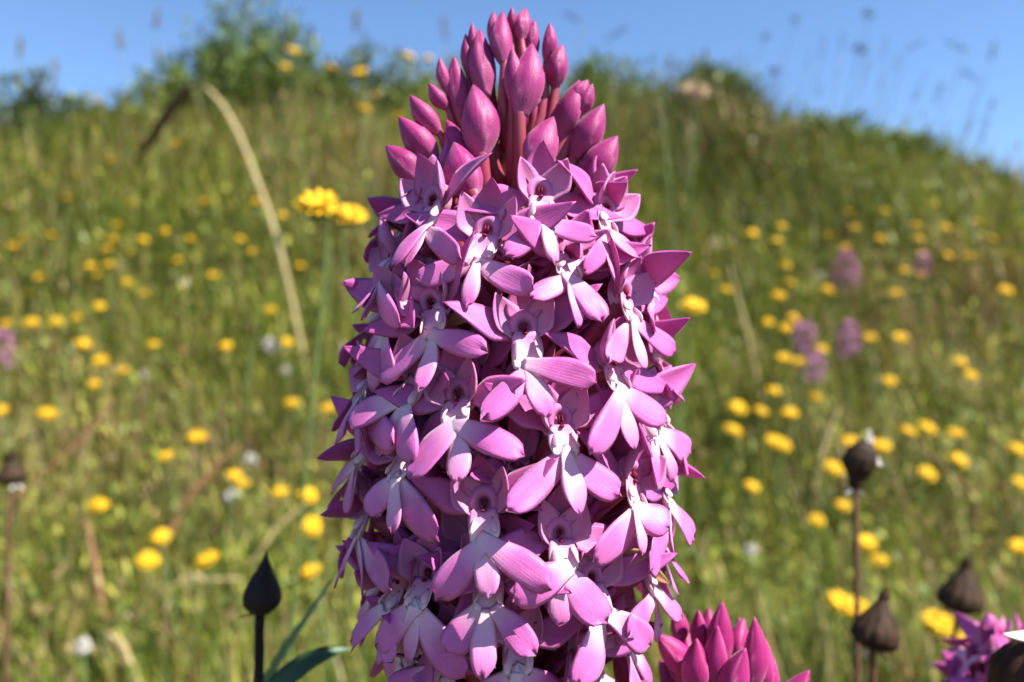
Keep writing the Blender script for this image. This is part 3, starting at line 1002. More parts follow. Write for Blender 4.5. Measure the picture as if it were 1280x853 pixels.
g0 = lambda p: np.array([p[0], p[1], float(ground_z(p[0], p[1])) - .004])
def ribbon_thing(name, label, cat, pts, width, nrm, mat):
    """grass leaf with a fold along its middle, through points from its foot to its tip"""
    pts = np.asarray(pts, float)
    lead = [pts[0] * (1 - f) + pts[1] * f + np.array([0, 0, .006]) * math.sin(f * 3.14) for f in (.35, .6, .78, .9)]
    pts = np.concatenate([pts[:1], lead, pts[1:]])
    P, _ = spline(pts, np.ones(len(pts)), 56)
    o0 = P[0].copy()
    P = P - o0
    T = np.gradient(P, axis=0); T /= np.linalg.norm(T, axis=1, keepdims=True)
    S = np.cross(T, np.asarray(nrm, float)); S /= np.linalg.norm(S, axis=1, keepdims=True)
    Nn = np.cross(S, T)
    t_ = np.linspace(0, 1, len(P))
    w = width / 2 * np.minimum(1, .5 + t_) * (1 - np.clip((t_ - .6) / .4, 0, 1) ** 2.2) + .0001
    rows = []
    for v, lift in ((-1, .42), (-.5, .16), (0, 0), (.5, .16), (1, .42), (.5, .0), (0, -.16), (-.5, .0)):
        rows.append(P + S * (w * v)[:, None] + Nn * (w * lift)[:, None])
    V = np.stack(rows, 1).reshape(-1, 3)
    n, m = len(P), 8
    I = np.arange(n * m).reshape(n, m); J = np.roll(I, -1, 1)
    F = np.stack([I[:-1], J[:-1], J[1:], I[1:]], -1).reshape(-1, 4)
    o = obj(name, mesh_np(name, V, F, mat), None, tuple(o0))
    return tag(o, label, cat)


q = [at(262, 985, .135), at(310, 912, .135), at(346, 864, .135), at(382, 832, .135), at(412, 817, .136), at(438, 811, .138)]
ribbon_thing('grass_leaf', 'broad dark green grass leaf leaning in the shade under the orchid spike', 'leaf', [g0(q[0] + np.array([-.02, .01, 0]))] + q, .0046, (-.45, -.75, .5), M_LEAF)
q = [at(268, 985, .15), at(306, 910, .15), at(330, 862, .15), at(356, 814, .15), at(390, 764, .15), at(426, 708, .152)]
ribbon_thing('grass_leaf', 'narrow dark grass leaf slanting up to the lower edge of the orchid spike', 'leaf', [g0(q[0] + np.array([-.02, .01, 0]))] + q, .0022, (-.45, -.75, .4), M_LEAF)


def stalk_thing(name, label, cat, pts, rad, mat, group=None, head=None, n=24):
    pts = np.asarray(pts, float)
    t = empty(name, tuple(pts[0]))
    tag(t, label, cat, group)
    obj('stem', tube_mesh('stem', mat, pts - pts[0], rad, 7, n), t)
    if head:
        hp, hr, hm, hn = head
        obj(hn, tube_mesh(hn, hm, np.asarray(hp) - pts[0], hr, 9, 20), t)
    return t


# arching straw stem with a nodding dark head
A = [(389, 500), (384, 470), (370, 400), (346, 300), (315, 210), (290, 152), (268, 120), (255, 109)]
p0 = on_meadow(*A[0], .05)
dA = p0[1] + CAM_D
pA = [g0(p0)] + [at(x, y, dA) for x, y in A]
hA = [at(x, y, dA + d) for x, y, d in ((255, 109, 0), (240, 108, 0), (222, 126, .005), (203, 152, .01), (185, 180, .015), (166, 208, .02))]
stalk_thing('arching_grass', 'arching straw coloured grass stem with a nodding dark brown head', 'grass stem', pA, np.array([3.2, 3.4, 3.6, 4.0, 4.6, 4.4, 4.0, 3.4, 2.4]) * MM, M_STRAW,
            head=(hA, np.array([2.4, 4.0, 7.4, 8.4, 6.0, 1.6]) * MM, M_DRYHEAD, 'nodding_head'), n=40)

# thin bright green grass stalk right of the spike
pts = [at(x, y, .55) for x, y in ((848, 420), (842, 300), (832, 190), (820, 84))]
stalk_thing('tall_grass', 'thin pale green grass stalk beside the fluffy tan head', 'grass stem', [g0(pts[0])] + pts, np.array([.9, .9, .9, .8, .4]) * MM, M_GREENSTEM)
def rooted(ps, h=.04):
    """points of a stalk whose lowest pixel comes down to the turf; the stalk stands in the plane of that root"""
    p0 = on_meadow(*ps[0], h)
    dep = p0[1] + CAM_D
    pts = [at(x, y, dep + .012 * i) for i, (x, y) in enumerate(ps)]
    d = unit(pts[0] - pts[1])
    d[2] = min(d[2], -.5)
    foot = pts[0] + d * h * 1.3
    foot[2] = float(ground_z(foot[0], foot[1])) - .004
    return [foot] + pts, dep


# grass stems left of the spike under the two yellow flowers
for i, (ps, r) in enumerate(((((404, 470), (410, 380), (412, 300)), 2.0), (((300, 560), (310, 470), (330, 380)), 2.0), (((222, 420), (258, 388), (300, 350)), 2.0),
                             (((445, 700), (432, 640), (424, 560)), 1.6))):
    pts, dep = rooted(ps)
    stalk_thing('tall_grass', ('slim green grass stalk below the pair of large yellow daisies', 'pale green grass stalk standing behind the arching straw stem', 'leaning light green grass stalk with its tip near the arching stem',
                               'short green grass stalk tucked behind the lower left petals of the orchid')[i], 'grass stem', pts, np.array([1, 1, .9, .45]) * r * MM, M_GREENSTEM)

STRAWS = [
    (((950, 490), (935, 420), (912, 334)), .9, 2.6, M_STRAW, 'leaning straw stalk among yellow daisies beside the orchid spike'),
    (((1018, 610), (1030, 560), (1048, 512)), .7, 2.6, M_STRAW, 'short pale straw stalk behind the dark seed head with the papery tip'),
    (((20, 622), (62, 585), (100, 552), (140, 500)), .55, 2.4, M_BROWNSTALK, 'crooked tan stalk slanting over grass beside the small dark seed head'),
    (((322, 694), (345, 662), (384, 628)), .34, 1.5, M_STRAW, 'straw stalk ending at a yellow daisy above the shaded bud'),
    (((128, 760), (118, 700), (107, 650)), .62, 3.4, M_BROWNSTALK, 'reddish brown stalk standing under a round yellow daisy'),
    (((205, 690), (225, 640), (262, 590), (300, 555)), .7, 3.0, M_BROWNSTALK, 'russet stalk slanting up through the grass'),
    (((1215, 620), (1180, 585), (1140, 552)), .6, 3.2, M_BROWNSTALK, 'dark brown stalk slanting under a pair of yellow daisies'),
    (((970, 853), (955, 822), (940, 790)), .2, 1.0, M_STRAW, 'straw stalk rising behind the magenta buds'),
    (((160, 824), (147, 806), (133, 788)), .55, 2.8, M_STRAW, 'broken pale straw stub in the grass'),
    (((215, 735), (260, 726), (310, 724)), .6, 2.6, M_STRAW, 'pale straw lying almost level behind the shaded bud'),
    (((905, 440), (930, 480), (960, 510)), .85, 2.4, M_STRAW, 'faded straw bent over near a small group of yellow daisies'),
    (((865, 480), (880, 520), (905, 560)), .9, 2.4, M_BROWNSTALK, 'brown bent stalk beside the petals of the orchid'),
]
for ps, dep, r, m_, lb in STRAWS:
    pts, dep = rooted(ps, .10)
    stalk_thing('dry_stalk', lb, 'dry stalk', pts, np.array([1.0] * len(ps) + [.5]) * 2.9 * MM, m_)


# ------------------------------------------------------------------ yellow daisies
def daisy_head_mesh(seed, nray=17, Rr=.011):
    rr = random.Random(seed)
    parts = []
    for layer in (0, 1):
        for i in range(nray):
            a = (i + layer * .5) / nray * 2 * math.pi + rr.uniform(-.06, .06)
            L = Rr * (rr.uniform(.86, 1.02) if layer == 0 else rr.uniform(.62, .78))
            parts.append(sheet((0, 0, .0006 + layer * .0009), (math.cos(a), math.sin(a), rr.uniform(.05, .3) + layer * .25), (0, 0, 1), L, Rr * .34, prof_mid, bend=.35, cup=.2, th=.0003, nu=4, nv=2, seed=i))
    v, f, c, s = join(parts)
    return mesh_np('ray_florets', v, f, M_RAY, c, s)


DAISY = [daisy_head_mesh(i, 15 + i) for i in range(4)]
_v, _f, _t = ellipsoid((0, 0, .0014), (.0036, .0036, .0018), 8, 12)
DISC = mesh_np('disc', _v, [_f, _t], M_DISC)
_v, _f, _t, _, _ = lathe((0, 0, -.006), (0, 0, .0012), .0042, lambda x: np.interp(x, [0, .2, .6, 1], [.25, .8, 1, .95]), 8, 14)
CUP = mesh_np('green_cup', _v, [_f, _t], M_GREENSTEM)


def daisy(p, size, seed, label, group=None, tilt=None, stem=True):
    rr = random.Random(seed)
    lean = (rr.uniform(-.03, .03), rr.uniform(-.01, .05))
    gx, gy = p[0] + lean[0], p[1] + lean[1]
    gz = float(ground_z(gx, gy))
    t = empty('yellow_daisy', (gx, gy, gz))
    tag(t, label, 'daisy', group)
    o0 = np.array([gx, gy, gz])
    tl = tilt if tilt is not None else (rr.uniform(.35, .75), rr.uniform(-.35, .35))
    # heads turn to the light, tipped towards the sun side
    q = Matrix.Rotation(tl[1], 4, 'Y') @ Matrix.Rotation(tl[0], 4, 'X') @ Matrix.Rotation(rr.uniform(0, 6), 4, 'Z')
    nrm = np.array(q.to_3x3() @ Vector((0, 0, 1)))
    s = size / .022
    for nm, me in (('ray_florets', DAISY[seed % 4]), ('disc', DISC), ('green_cup', CUP)):
        c = obj(nm, me, t)
        c.matrix_basis = Matrix.Translation(Vector(p - o0)) @ q @ Matrix.Scale(s, 4)
    b = p - nrm * .005 * s
    pts = np.array([o0 - np.array([0, 0, .01]), o0 * .5 + b * .5 + np.array([lean[0] * .3, 0, 0]), b - nrm * .012 - np.array([0, 0, .004]), b + nrm * .0012]) - o0
    obj('stem', tube_mesh('stem', M_GREENSTEM, pts, np.array([1.0, .9, .8, .9]) * MM * min(1.3, max(.5, s)), 6, 12), t)
    return t


daisy(at(397, 260, .25), .0165, 1, 'wide yellow daisy with a smaller one overlapping it beside the orchid petals', tilt=(.72, .0))
daisy(at(436, 273, .27), .0140, 2, 'yellow daisy half hidden behind the upper left petals of the orchid', tilt=(.66, .25))
daisy(at(866, 386, .42), .0165, 3, 'yellow daisy touching the right edge petals of the orchid', tilt=(.6, .0))
daisy(at(473, 583, .30), .0080, 4, 'tiny yellow daisy peeping between the lower left orchid petals', tilt=(.6, .0))
daisy(at(388, 660, .42), .0150, 5, 'rounded yellow daisy close to the lower left orchid petals', tilt=(.8, .2))
daisy(at(384, 622, .38), .0120, 6, 'yellow daisy at the tip of a straw stalk beside the orchid', tilt=(.5, .2))

YELLOW = """366,65 356,86 413,86 450,93 455,138 219,181 138,201 56,225 97,221 84,248 165,255 255,253 320,253 146,282 61,295 178,300 352,270
510,72 535,75 499,147 470,121 16,309 63,296 133,313 142,300 162,318 180,303 223,327 314,316 375,334 48,348 36,368 122,346 113,334 136,332 158,355 266,346 180,369 124,384
7,407 40,405 70,404 96,398 338,390 104,432 126,453 192,433 282,434 359,429 117,482 154,465 59,519 2,515 246,549 207,573 366,506 410,513
122,634 201,673 259,702 185,702 350,617 293,596 304,607 388,718
1060,267 1106,265 1166,257 940,293 977,284 971,302 1068,286 1035,296 1056,311 1145,284 1182,286 1147,300 1222,279 1153,319 1211,321 1184,321
982,333 987,355 1034,364 973,371 908,364 892,343 1208,322 1152,345 1120,368 1257,365 960,404 991,399 983,412 1027,438 1086,424 1125,424 980,450 1000,455 966,490 921,512 951,516
1016,497 987,519 915,540 966,553 976,558 1063,555 1102,560 1134,541 1158,537 1194,544 1041,587 1197,577 1158,594 1271,564 1199,455 1213,471 1111,478
939,610 1053,634 1020,653 1082,681 1099,703 1047,755 1068,764 1172,782 1275,606 1201,810 1275,687 30,300 205,290 238,300 300,300 1240,300 1100,300 1130,340"""
BIG = {(450, 93): .030, (413, 86): .026, (366, 65): .024, (356, 86): .026, (122, 634): .026, (59, 519): .025, (1047, 755): .018, (1020, 653): .022, (1158, 594): .026, (104, 432): .025, (126, 453): .025,
       (40, 405): .026, (70, 404): .024, (1257, 365): .026, (921, 512): .026}
SPECIAL = {(122, 634): 'round yellow daisy on top of a reddish brown stalk', (450, 93): 'large yellow daisy standing high against the hilltop grass', (1257, 365): 'lone yellow daisy in dark green grass on the slope',
           (1047, 755): 'yellow daisy low in the grass behind the ribbed seed head with the narrow neck', (219, 181): 'yellow daisy just below the nodding dark brown grass head'}
for i, tok in enumerate(YELLOW.split()):
    px, py = map(int, tok.split(','))
    rr = random.Random(i)
    h = rr.uniform(.15, .20) if py > 400 or (px, py) in BIG else rr.uniform(.13, .20)
    p = on_meadow(px, py, h) if py > 160 else at(px, py, rr.uniform(1.2, 1.6))
    sz = BIG.get((px, py), 0) * 1.15 or (.027 if py < 240 else .025) * rr.uniform(.82, 1.12)
    if py > 590:
        sz *= .8
    if py < 160:
        lb, gp = 'yellow daisy standing tall among the hilltop bushes', 'yellow daisies by the hilltop bushes'
    elif px < 640 and py < 400:
        lb, gp = 'small yellow daisy on the slope between the arching straw stem and the hilltop bushes', 'yellow daisies on the slope below the large hilltop bush'
    elif px < 640:
        lb, gp = 'yellow daisy in the grass around the russet stalks and white seed heads', 'yellow daisies among russet stalks'
    elif py < 400:
        lb, gp = 'small yellow daisy on the upper slope above the rounded pink orchid', 'yellow daisies on the upper slope by the pink orchids'
    else:
        lb, gp = 'yellow daisy in the grass between the pink orchids and the ribbed seed heads', 'yellow daisies between pink orchids and seed heads'
    one = SPECIAL.get((px, py))
    daisy(p, sz, i + 20, one or lb, None if one else gp)


# ------------------------------------------------------------------ distant orchids, seed clocks, fluffy head
def far_orchid(px, py, hpx, label, h=.17):
    h += .06
    p = on_meadow(px, py, h)
    dep = p[1] + CAM_D
    hh = hpx * 1.15 / FPX * dep
    gz = float(ground_z(p[0], p[1]))
    t = empty('orchid', (p[0], p[1], gz))
    tag(t, label, 'orchid', None)
    o0 = np.array(t.location)
    obj('stem', tube_mesh('stem', M_GREENSTEM, np.array([(0, 0, -.01), (.003, 0, (p[2] - gz) * .5), (0, 0, p[2] - gz + hh * .3)]), np.array([2, 1.8, 1.2]) * MM, 7, 12), t)
    rr = random.Random(px)
    parts = []
    for i in range(120):
        z = rr.uniform(-.5, .5); a = rr.uniform(0, 6.28)
        r = hh * .42 * math.sqrt(max(.03, 1 - (z * 1.75 + .1) ** 2))
        d = np.array([math.cos(a), math.sin(a), rr.uniform(-.6, .9)])
        parts.append(sheet(np.array([math.cos(a) * r * .6, math.sin(a) * r * .6, p[2] - gz + z * hh]), d, (0, 0, 1), hh * .2, hh * .11, prof_mid, bend=.4, th=.0003, nu=3, nv=2, seed=i))
    v, f, c, s = join(parts)
    obj('florets', mesh_np('florets', v, f, M_PINKHEAD, c, s), t)


far_orchid(1057, 340, 40, 'small pink orchid egg shaped and out of focus, standing highest on the slope')
far_orchid(1060, 425, 36, 'rounded pink orchid out of focus with a yellow daisy beside it', .15)
far_orchid(1005, 422, 34, 'pink orchid out of focus behind a yellow daisy in a pair with a lower one', .16)
far_orchid(1018, 458, 32, 'pink orchid low in the grass under a group of yellow daisies', .14)
far_orchid(1153, 332, 24, 'tiny pink orchid between two yellow daisies on the upper slope', .15)
far_orchid(4, 436, 36, 'pink orchid out of focus on the slope across from the others, far from its kin', .15)


def seed_clock(px, py, size, seed, label):
    p = on_meadow(px, py, .14)
    gz = float(ground_z(p[0], p[1]))
    t = empty('white_seed_head', (p[0], p[1], gz))
    tag(t, label, 'seed head')
    rr = random.Random(seed)
    parts = []
    c = np.array([0, 0, p[2] - gz])
    for i in range(70):
        d = unit([rr.gauss(0, 1), rr.gauss(0, 1), rr.gauss(.2, 1)])
        parts.append(sheet(c + d * size * .12, d, np.cross(d, [.3, .5, .8]), size * rr.uniform(.28, .42), size * .22, prof_lobe, th=.0002, nu=2, nv=2, seed=i))
    v, f, cc, s = join(parts)
    obj('fluff', mesh_np('fluff', v, f, M_FLUFF, cc, s), t)
    obj('stem', tube_mesh('stem', M_GREENSTEM, [(0, 0, -.01), (.004, 0, (p[2] - gz) * .5), c], np.array([1, .9, .8]) * MM, 6, 8), t)


for i, (px, py, s, lb) in enumerate(((338, 432, .030, 'large white fluffy seed head beside the arching straw stem'), (357, 463, .014, 'small bright white seed head under the large fluffy one'),
                                     (313, 575, .018, 'grey white seed head between two russet stalks'), (290, 622, .020, 'white seed head below a pair of small yellow daisies'),
                                     (103, 809, .013, 'tiny white seed head near a broken straw stub'), (178, 470, .016, 'dull white seed head beside a faint yellow daisy'),
                                     (1027, 345, .018, 'pale seed head close to the highest pink orchid'), (938, 688, .014, 'small cream seed head low in the grass beside the orchid spike'),
                                     (230, 355, .018, 'greyish seed head beside a faint yellow daisy on the slope'))):
    seed_clock(px, py, s, i, lb)


def tan_head():
    p = at(868, 112, 1.5)
    gz = float(ground_z(p[0], p[1]))
    t = empty('tan_thistle_head', (p[0] - .01, p[1], gz))
    tag(t, 'fluffy tan dried thistle head rising above the hilltop grass', 'dried flower')
    o0 = np.array(t.location)
    rr = random.Random(3)
    parts = []
    c = p - o0
    for i in range(130):
        d = unit([rr.gauss(0, 1), rr.gauss(0, 1), abs(rr.gauss(.5, .8))])
        parts.append(sheet(c + np.array([0, 0, -.012]) + d * .006, d, np.cross(d, [.3, .5, .8]), rr.uniform(.018, .032), .006, prof_sepal, th=.0002, nu=3, nv=2, seed=i))
    v, f, cc, s = join(parts)
    obj('fluff', mesh_np('fluff', v, f, M_TAN, cc, s), t)
    v, f, t3, _, _ = lathe(c + np.array([0, 0, -.03]), c + np.array([0, 0, -.006]), .010, lambda x: np.interp(x, [0, .3, .7, 1], [.2, .8, 1, .8]), 8, 14)
    obj('cup', mesh_np('cup', v, [f, t3], M_STRAW), t)
    obj('stem', tube_mesh('stem', M_GREENSTEM, np.array([(0, 0, -.01), (0, 0, c[2] * .5), c + np.array([-.003, 0, -.08]), c + np.array([0, 0, -.028])]), np.array([1.5, 1.4, 1.3, 1.3]) * MM, 7, 14), t)


tan_head()

# ------------------------------------------------------------------ grass heads against the sky
SPIKES = [(994, 25, 'r'), (957, 46, 'r'), (967, 90, 'R'), (1029, 62, 's'), (1010, 78, 's'), (1075, 62, 'R'), (1085, 18, 'r'), (1106, 66, 'S'), (1052, 58, 's'), (1143, 56, 'h'), (1199, 58, 'h'), (1242, 64, 's'),
          (1215, 95, 'h'), (1149, 112, 'S'), (1172, 122, 's'), (1238, 138, 'S'), (1212, 160, 's'), (1118, 84, 's'), (922, 74, 's'), (1228, 168, 'S'), (837, 84, 's'), (866, 80, 's'), (719, 22, 'h'), (768, 42, 'h'), (1082, 90, 's'),
          (1024, 118, 's'), (25, 62, 'S'), (70, 88, 's'), (196, 26, 's'), (150, 52, 's'), (445, 30, 's'), (556, 40, 's'), (775, 88, 's'), (1100, 104, 's')]
for i, (px, py, kd) in enumerate(SPIKES):
    rr = random.Random(77 + i)
    dep = rr.uniform(1.9, 2.7)
    p = at(px, py, dep)
    lean = rr.uniform(-.12, -.02) if px > 800 else rr.uniform(-.06, .06)
    gx, gy = p[0] + lean, p[1] + rr.uniform(-.03, .05)
    gz = float(ground_z(gx, gy))
    t = empty('grass_spike', (gx, gy, gz))
    o0 = np.array(t.location)
    if kd in 'rR':
        tag(t, 'thin dark stalk with a small round dark flower head against the blue sky', 'flower stalk', 'round heads against the sky')
    elif kd == 'h':
        tag(t, 'thin drooping oat like grass head bent over against the blue sky', 'grass head', 'drooping grass heads against the sky')
    else:
        tag(t, 'thin upright feathery grass head on a fine stalk against the blue sky', 'grass head', 'upright grass heads against the sky')
    c = p - o0
    dirn = unit([c[0] + .02, 0, c[2]])
    if kd == 'h':
        dirn = unit([rr.choice([-1, 1]) * .8, 0, .45])
    Ls = {'s': .055, 'S': .075, 'h': .055, 'r': .0, 'R': .0}[kd]
    obj('stem', tube_mesh('stem', M_OATHEAD, np.array([(0, 0, -.01), (c[0] * .35, c[1] * .4, c[2] * .5), c - dirn * Ls * .5]), np.array([1.3, 1.1, .8]) * MM, 5, 10), t)
    parts = []
    if Ls:
        for j in range(26):
            q = c + dirn * Ls * rr.uniform(-.5, .5)
            d = unit(dirn + np.array([rr.gauss(0, .45), rr.gauss(0, .45), rr.gauss(0, .2) - (.5 if kd == 'h' else 0)]))
            parts.append(sheet(q, d, np.cross(d, [.3, .9, .2]), rr.uniform(.014, .024), .0075, prof_sepal, th=.0004, nu=3, nv=2, seed=j))
        mm = M_OATHEAD
    else:
        sz = .016 if kd == 'r' else .020
        for j in range(40):
            d = unit([rr.gauss(0, 1), rr.gauss(0, 1), rr.gauss(.2, 1)])
            parts.append(sheet(c + d * sz * .2, d, np.cross(d, [.3, .9, .2]), sz, sz * .5, prof_lobe, th=.0004, nu=3, nv=2, seed=j))
        mm = M_DARKHEAD
    v, f, cc, s = join(parts)
    obj('head', mesh_np('head', v, f, mm, cc, s), t)


# ------------------------------------------------------------------ meadow (grass, herbs, dry litter)
def vnoise(x, y, sc, seed):
    rg = np.random.default_rng(seed)
    G = rg.random((64, 64))
    xs, ys = x * sc, y * sc
    xi = np.floor(xs).astype(int); yi = np.floor(ys).astype(int)
    fx = sstep(xs - xi); fy = sstep(ys - yi)
    g = lambda a, b: G[a % 64, b % 64]
    return (g(xi, yi) * (1 - fx) + g(xi + 1, yi) * fx) * (1 - fy) + (g(xi, yi + 1) * (1 - fx) + g(xi + 1, yi + 1) * fx) * fy


PAL = np.array([(.082, .122, .013), (.130, .164, .019), (.20, .215, .028), (.30, .28, .05), (.14, .165, .045), (.05, .078, .013)])
DRY = np.array([(.40, .29, .12), (.32, .21, .09), (.22, .11, .05), (.46, .37, .19), (.15, .085, .045)])


def strips(name, base, height, width, azim, lean, curve, rows, leaf, col, mat):
    n = len(base)
    t = np.linspace(0, 1, rows)
    dx, dy = np.cos(azim), np.sin(azim)
    ex, ey = -dy, dx
    ang = lean[:, None] + curve[:, None] * t[None, :]
    seg = (height / (rows - 1))[:, None]
    hx = np.concatenate([np.zeros((n, 1)), np.cumsum(np.sin(ang[:, :-1]) * seg, 1)], 1)
    hz = np.concatenate([np.zeros((n, 1)), np.cumsum(np.cos(ang[:, :-1]) * seg, 1)], 1)
    if leaf:
        w = np.sin(np.pi * np.clip(t * .96 + .02, 0, 1)) ** .7
    else:
        w = (1 - t ** 2.2) * .95 + .05
    ww = width[:, None] * w[None, :] / 2
    cx = base[:, 0:1] + dx[:, None] * hx
    cy = base[:, 1:2] + dy[:, None] * hx
    cz = base[:, 2:3] + hz
    A = np.stack([cx - ex[:, None] * ww, cy - ey[:, None] * ww, cz], -1)
    B = np.stack([cx + ex[:, None] * ww, cy + ey[:, None] * ww, cz], -1)
    V = np.stack([A, B], 2).reshape(-1, 3)
    I = (np.arange(n)[:, None] * rows * 2 + np.arange(rows - 1)[None, :] * 2).reshape(-1)
    F = np.stack([I, I + 1, I + 3, I + 2], -1)
    cc = np.repeat(col, rows * 2, axis=0)
    o = obj(name, mesh_np(name, V, F, mat, cc))
    o['kind'] = 'stuff'
    return o


def scatter(n, y0=.42, y1=5.0, amax=.95):
    a = RNG.uniform(-amax, amax, n)
    y = np.exp(RNG.uniform(math.log(y0), math.log(y1), n))
    x = a * (y + CAM_D)
    return np.stack([x, y, ground_z(x, y)], -1)


def palette(n, pal, wts, jit=.25):
    k = RNG.choice(len(pal), n, p=np.array(wts) / sum(wts))
    c = pal[k] * RNG.uniform(1 - jit, 1 + jit, (n, 1))
    return c


def meadow():
    # green blades
    n = 80000
    b = scatter(n)
    lush = vnoise(b[:, 0] + 9, b[:, 1] + 4, 2.1, 1)
    far = sstep(b[:, 1], .6, 2.2)
    h = RNG.uniform(.05, .13, n) * (1 + .9 * far) * (.7 + .7 * lush)
    w = RNG.uniform(.0018, .0052, n) * (1 + .3 * far)
    c = palette(n, PAL, [2, 3, 3, 2, 1.5, 1.5])
    c = c * (.55 + .6 * vnoise(b[:, 0], b[:, 1], 5.0, 2) + .5 * vnoise(b[:, 0] + 7, b[:, 1], 16.0, 6))[:, None]
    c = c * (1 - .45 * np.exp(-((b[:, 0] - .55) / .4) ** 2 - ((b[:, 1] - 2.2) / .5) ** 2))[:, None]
    dry = (vnoise(b[:, 0] + 3, b[:, 1], 3.2, 3) * RNG.random(n) > .435)
    c[dry] = palette(int(dry.sum()), DRY, [3, 3, 1.5, 2, 1])
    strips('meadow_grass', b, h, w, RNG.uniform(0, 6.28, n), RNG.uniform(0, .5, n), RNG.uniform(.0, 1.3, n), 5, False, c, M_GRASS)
    # leafy herbs: clusters of small leaves on invisible-thin shoots, gathered in clumps
    m = 5200
    cb = scatter(m, .5, 4.6)
    k = 16
    cl = np.repeat(np.arange(m), k)
    lushc = vnoise(cb[:, 0] + 9, cb[:, 1] + 4, 2.1, 1)
    hc = RNG.uniform(.04, .13, m) * (.6 + .9 * lushc) * (1 + .7 * sstep(cb[:, 1], .8, 2.3))
    pos = cb[cl].copy()
    nn = len(cl)
    near = .5 + .5 * sstep(cb[cl, 1], .7, 1.8)
    sp = RNG.normal(0, .020, (nn, 2)) * (1 + .6 * sstep(cb[cl, 1], .8, 2.5))[:, None]
    pos[:, :2] += sp
    pos[:, 2] = ground_z(pos[:, 0], pos[:, 1]) + hc[cl] * RNG.uniform(.1, 1, nn)
    pc = palette(m, PAL, [2, 3, 3, 2.2, 1.5, 1.5], .35)
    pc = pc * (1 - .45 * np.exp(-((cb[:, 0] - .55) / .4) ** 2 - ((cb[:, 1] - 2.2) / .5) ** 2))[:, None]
    brown = RNG.random(m) < .10
    pc[brown] = palette(int(brown.sum()), DRY, [1, 2, 2, .6, 2])
    c = pc[cl] * RNG.uniform(.7, 1.35, (nn, 1))
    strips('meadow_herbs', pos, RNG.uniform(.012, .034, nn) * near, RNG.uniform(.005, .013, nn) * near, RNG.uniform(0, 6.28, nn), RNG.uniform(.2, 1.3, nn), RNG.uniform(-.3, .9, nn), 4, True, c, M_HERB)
    # dry stems and litter
    n = 12000
    b = scatter(n, .45, 4)
    c = palette(n, DRY, [3, 2, 2, 3, 1.2])
    strips('dry_grass', b, RNG.uniform(.05, .17, n), RNG.uniform(.0020, .0052, n), RNG.uniform(0, 6.28, n), RNG.uniform(.1, 1.2, n), RNG.uniform(-.2, .7, n), 4, False, c, M_GRASS)
    # the same meadow going on to both sides and over the crest
    n = 26000
    x = RNG.uniform(-7, 7, n); y = RNG.uniform(.2, 8, n)
    b = np.stack([x, y, ground_z(x, y)], -1)
    b = b[np.abs(x) > .85 * (y + CAM_D)]; n = len(b)
    c = palette(n, np.concatenate([PAL, DRY]), [2, 3, 3, 2, 1.5, 1.5, 1, 1, .5, .8, .3])
    strips('side_meadow', b, RNG.uniform(.08, .24, n), RNG.uniform(.005, .014, n), RNG.uniform(0, 6.28, n), RNG.uniform(0, .6, n), RNG.uniform(0, 1.2, n), 4, False, c, M_GRASS)
    # low turf around the feet of the orchids and behind the camera
    n = 16000
    x = RNG.uniform(-1.2, 1.2, n); y = RNG.uniform(-1.0, .5, n)
    b = np.stack([x, y, ground_z(x, y)], -1)
    keep = np.hypot(x, y + CAM_D) > .05
    b = b[keep]; n = len(b)
    c = palette(n, np.concatenate([PAL, DRY]), [2, 3, 3, 2, 1.5, 1.5, 1, 1, .5, .8, .3])
    strips('low_turf', b, RNG.uniform(.03, .10, n), RNG.uniform(.0018, .004, n), RNG.uniform(0, 6.28, n), RNG.uniform(0, .6, n), RNG.uniform(0, 1.2, n), 4, False, c, M_GRASS)


meadow()


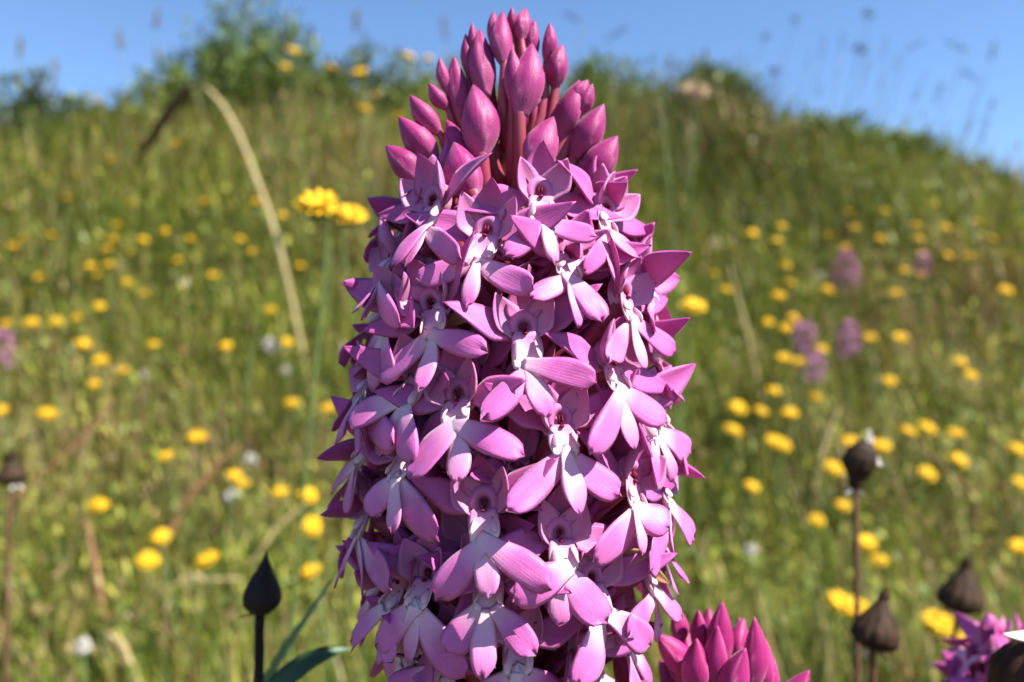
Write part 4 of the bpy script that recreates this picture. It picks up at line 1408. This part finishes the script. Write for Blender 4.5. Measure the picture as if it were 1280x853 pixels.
# ------------------------------------------------------------------ shrubs on the crest
def shrub(px, py_top, wpx, hpx, dep, dark, label, seed):
    rg = np.random.default_rng(seed)
    top = at(px, py_top, dep)
    H = hpx / FPX * dep; W = wpx / FPX * dep
    gz = float(ground_z(top[0], top[1]))
    t = empty('shrub', (top[0], top[1], gz))
    tag(t, label, 'shrub')
    Hh = max(H, top[2] - gz)
    nsh = int(70 * max(.6, W / .5))
    V_b, hts, wds, azs, lns, crv, cols = [], [], [], [], [], [], []
    sticks = []
    tone = np.array(dark)
    for i in range(nsh):
        a = rg.uniform(0, 6.28); q = math.sqrt(rg.random())
        ex, ey = math.cos(a) * q * W / 2, math.sin(a) * q * W / 3
        hh = Hh * (1 - .55 * q ** 2) * rg.uniform(.62, 1.04)
        bx, by = ex * .45, ey * .45
        if i % 3 == 0:
            sticks.append(np.array([(bx * .4, by * .4, -.03), (bx, by, hh * .4), (ex, ey, hh)]))
        nl = 64
        s = rg.uniform(.12, 1.0, nl) ** .8
        px_ = bx * .4 + (ex - bx * .4) * s; py_ = by * .4 + (ey - by * .4) * s
        spread = .028 * (1.1 - .5 * s)
        V_b.append(np.stack([px_ + rg.normal(0, 1, nl) * spread, py_ + rg.normal(0, 1, nl) * spread, hh * s + rg.normal(0, .01, nl)], -1))
        hts.append(rg.uniform(.018, .042, nl)); wds.append(rg.uniform(.008, .018, nl)); azs.append(rg.uniform(0, 6.28, nl))
        lns.append(rg.uniform(0, 1.2, nl)); crv.append(rg.uniform(0, .8, nl))
        cols.append(tone * rg.uniform(.65, 1.45) * rg.uniform(.8, 1.25, (nl, 1)))
    o = strips('foliage', np.concatenate(V_b), np.concatenate(hts), np.concatenate(wds), np.concatenate(azs), np.concatenate(lns), np.concatenate(crv), 4, True, np.concatenate(cols), M_HERB)
    del o['kind']
    o.parent = t
    for p in sticks:
        obj('branch', tube_mesh('branch', M_BARK, p, np.array([4, 3, 1.2]) * MM, 5, 7), t)


shrub(318, 22, 250, 200, 2.9, (.13, .175, .035), 'large bright green bush on the hilltop with a dark hollow below it', 1)
shrub(200, 88, 150, 110, 2.8, (.15, .185, .04), 'low yellow green bush sloping down beside the large hilltop bush', 2)
shrub(28, 72, 130, 150, 2.7, (.09, .115, .035), 'dull dark green bush standing apart on the hill shoulder', 3)
shrub(110, 120, 110, 90, 2.7, (.12, .15, .035), 'small bush in the gap between the dull bush and the yellow green bush', 7)
shrub(455, 50, 190, 120, 3.0, (.14, .175, .045), 'bush with loose upright shoots behind tall yellow daisies', 4)
shrub(560, 70, 150, 100, 3.0, (.13, .16, .04), 'bush just behind the left side of the orchid tip', 8)
shrub(760, 92, 150, 120, 2.9, (.12, .16, .04), 'bush just behind the right side of the orchid tip', 5)
shrub(890, 118, 170, 110, 2.8, (.10, .14, .03), 'dark green bush under the fluffy tan thistle head', 6)
shrub(1010, 155, 190, 80, 2.8, (.14, .18, .04), 'broad light green bush on the falling crest', 9)
shrub(1120, 182, 130, 60, 2.8, (.12, .155, .04), 'low bush on the falling crest under the grass heads', 10)
shrub(1215, 207, 120, 45, 2.8, (.08, .10, .03), 'lowest dark bush at the far end of the crest', 11)
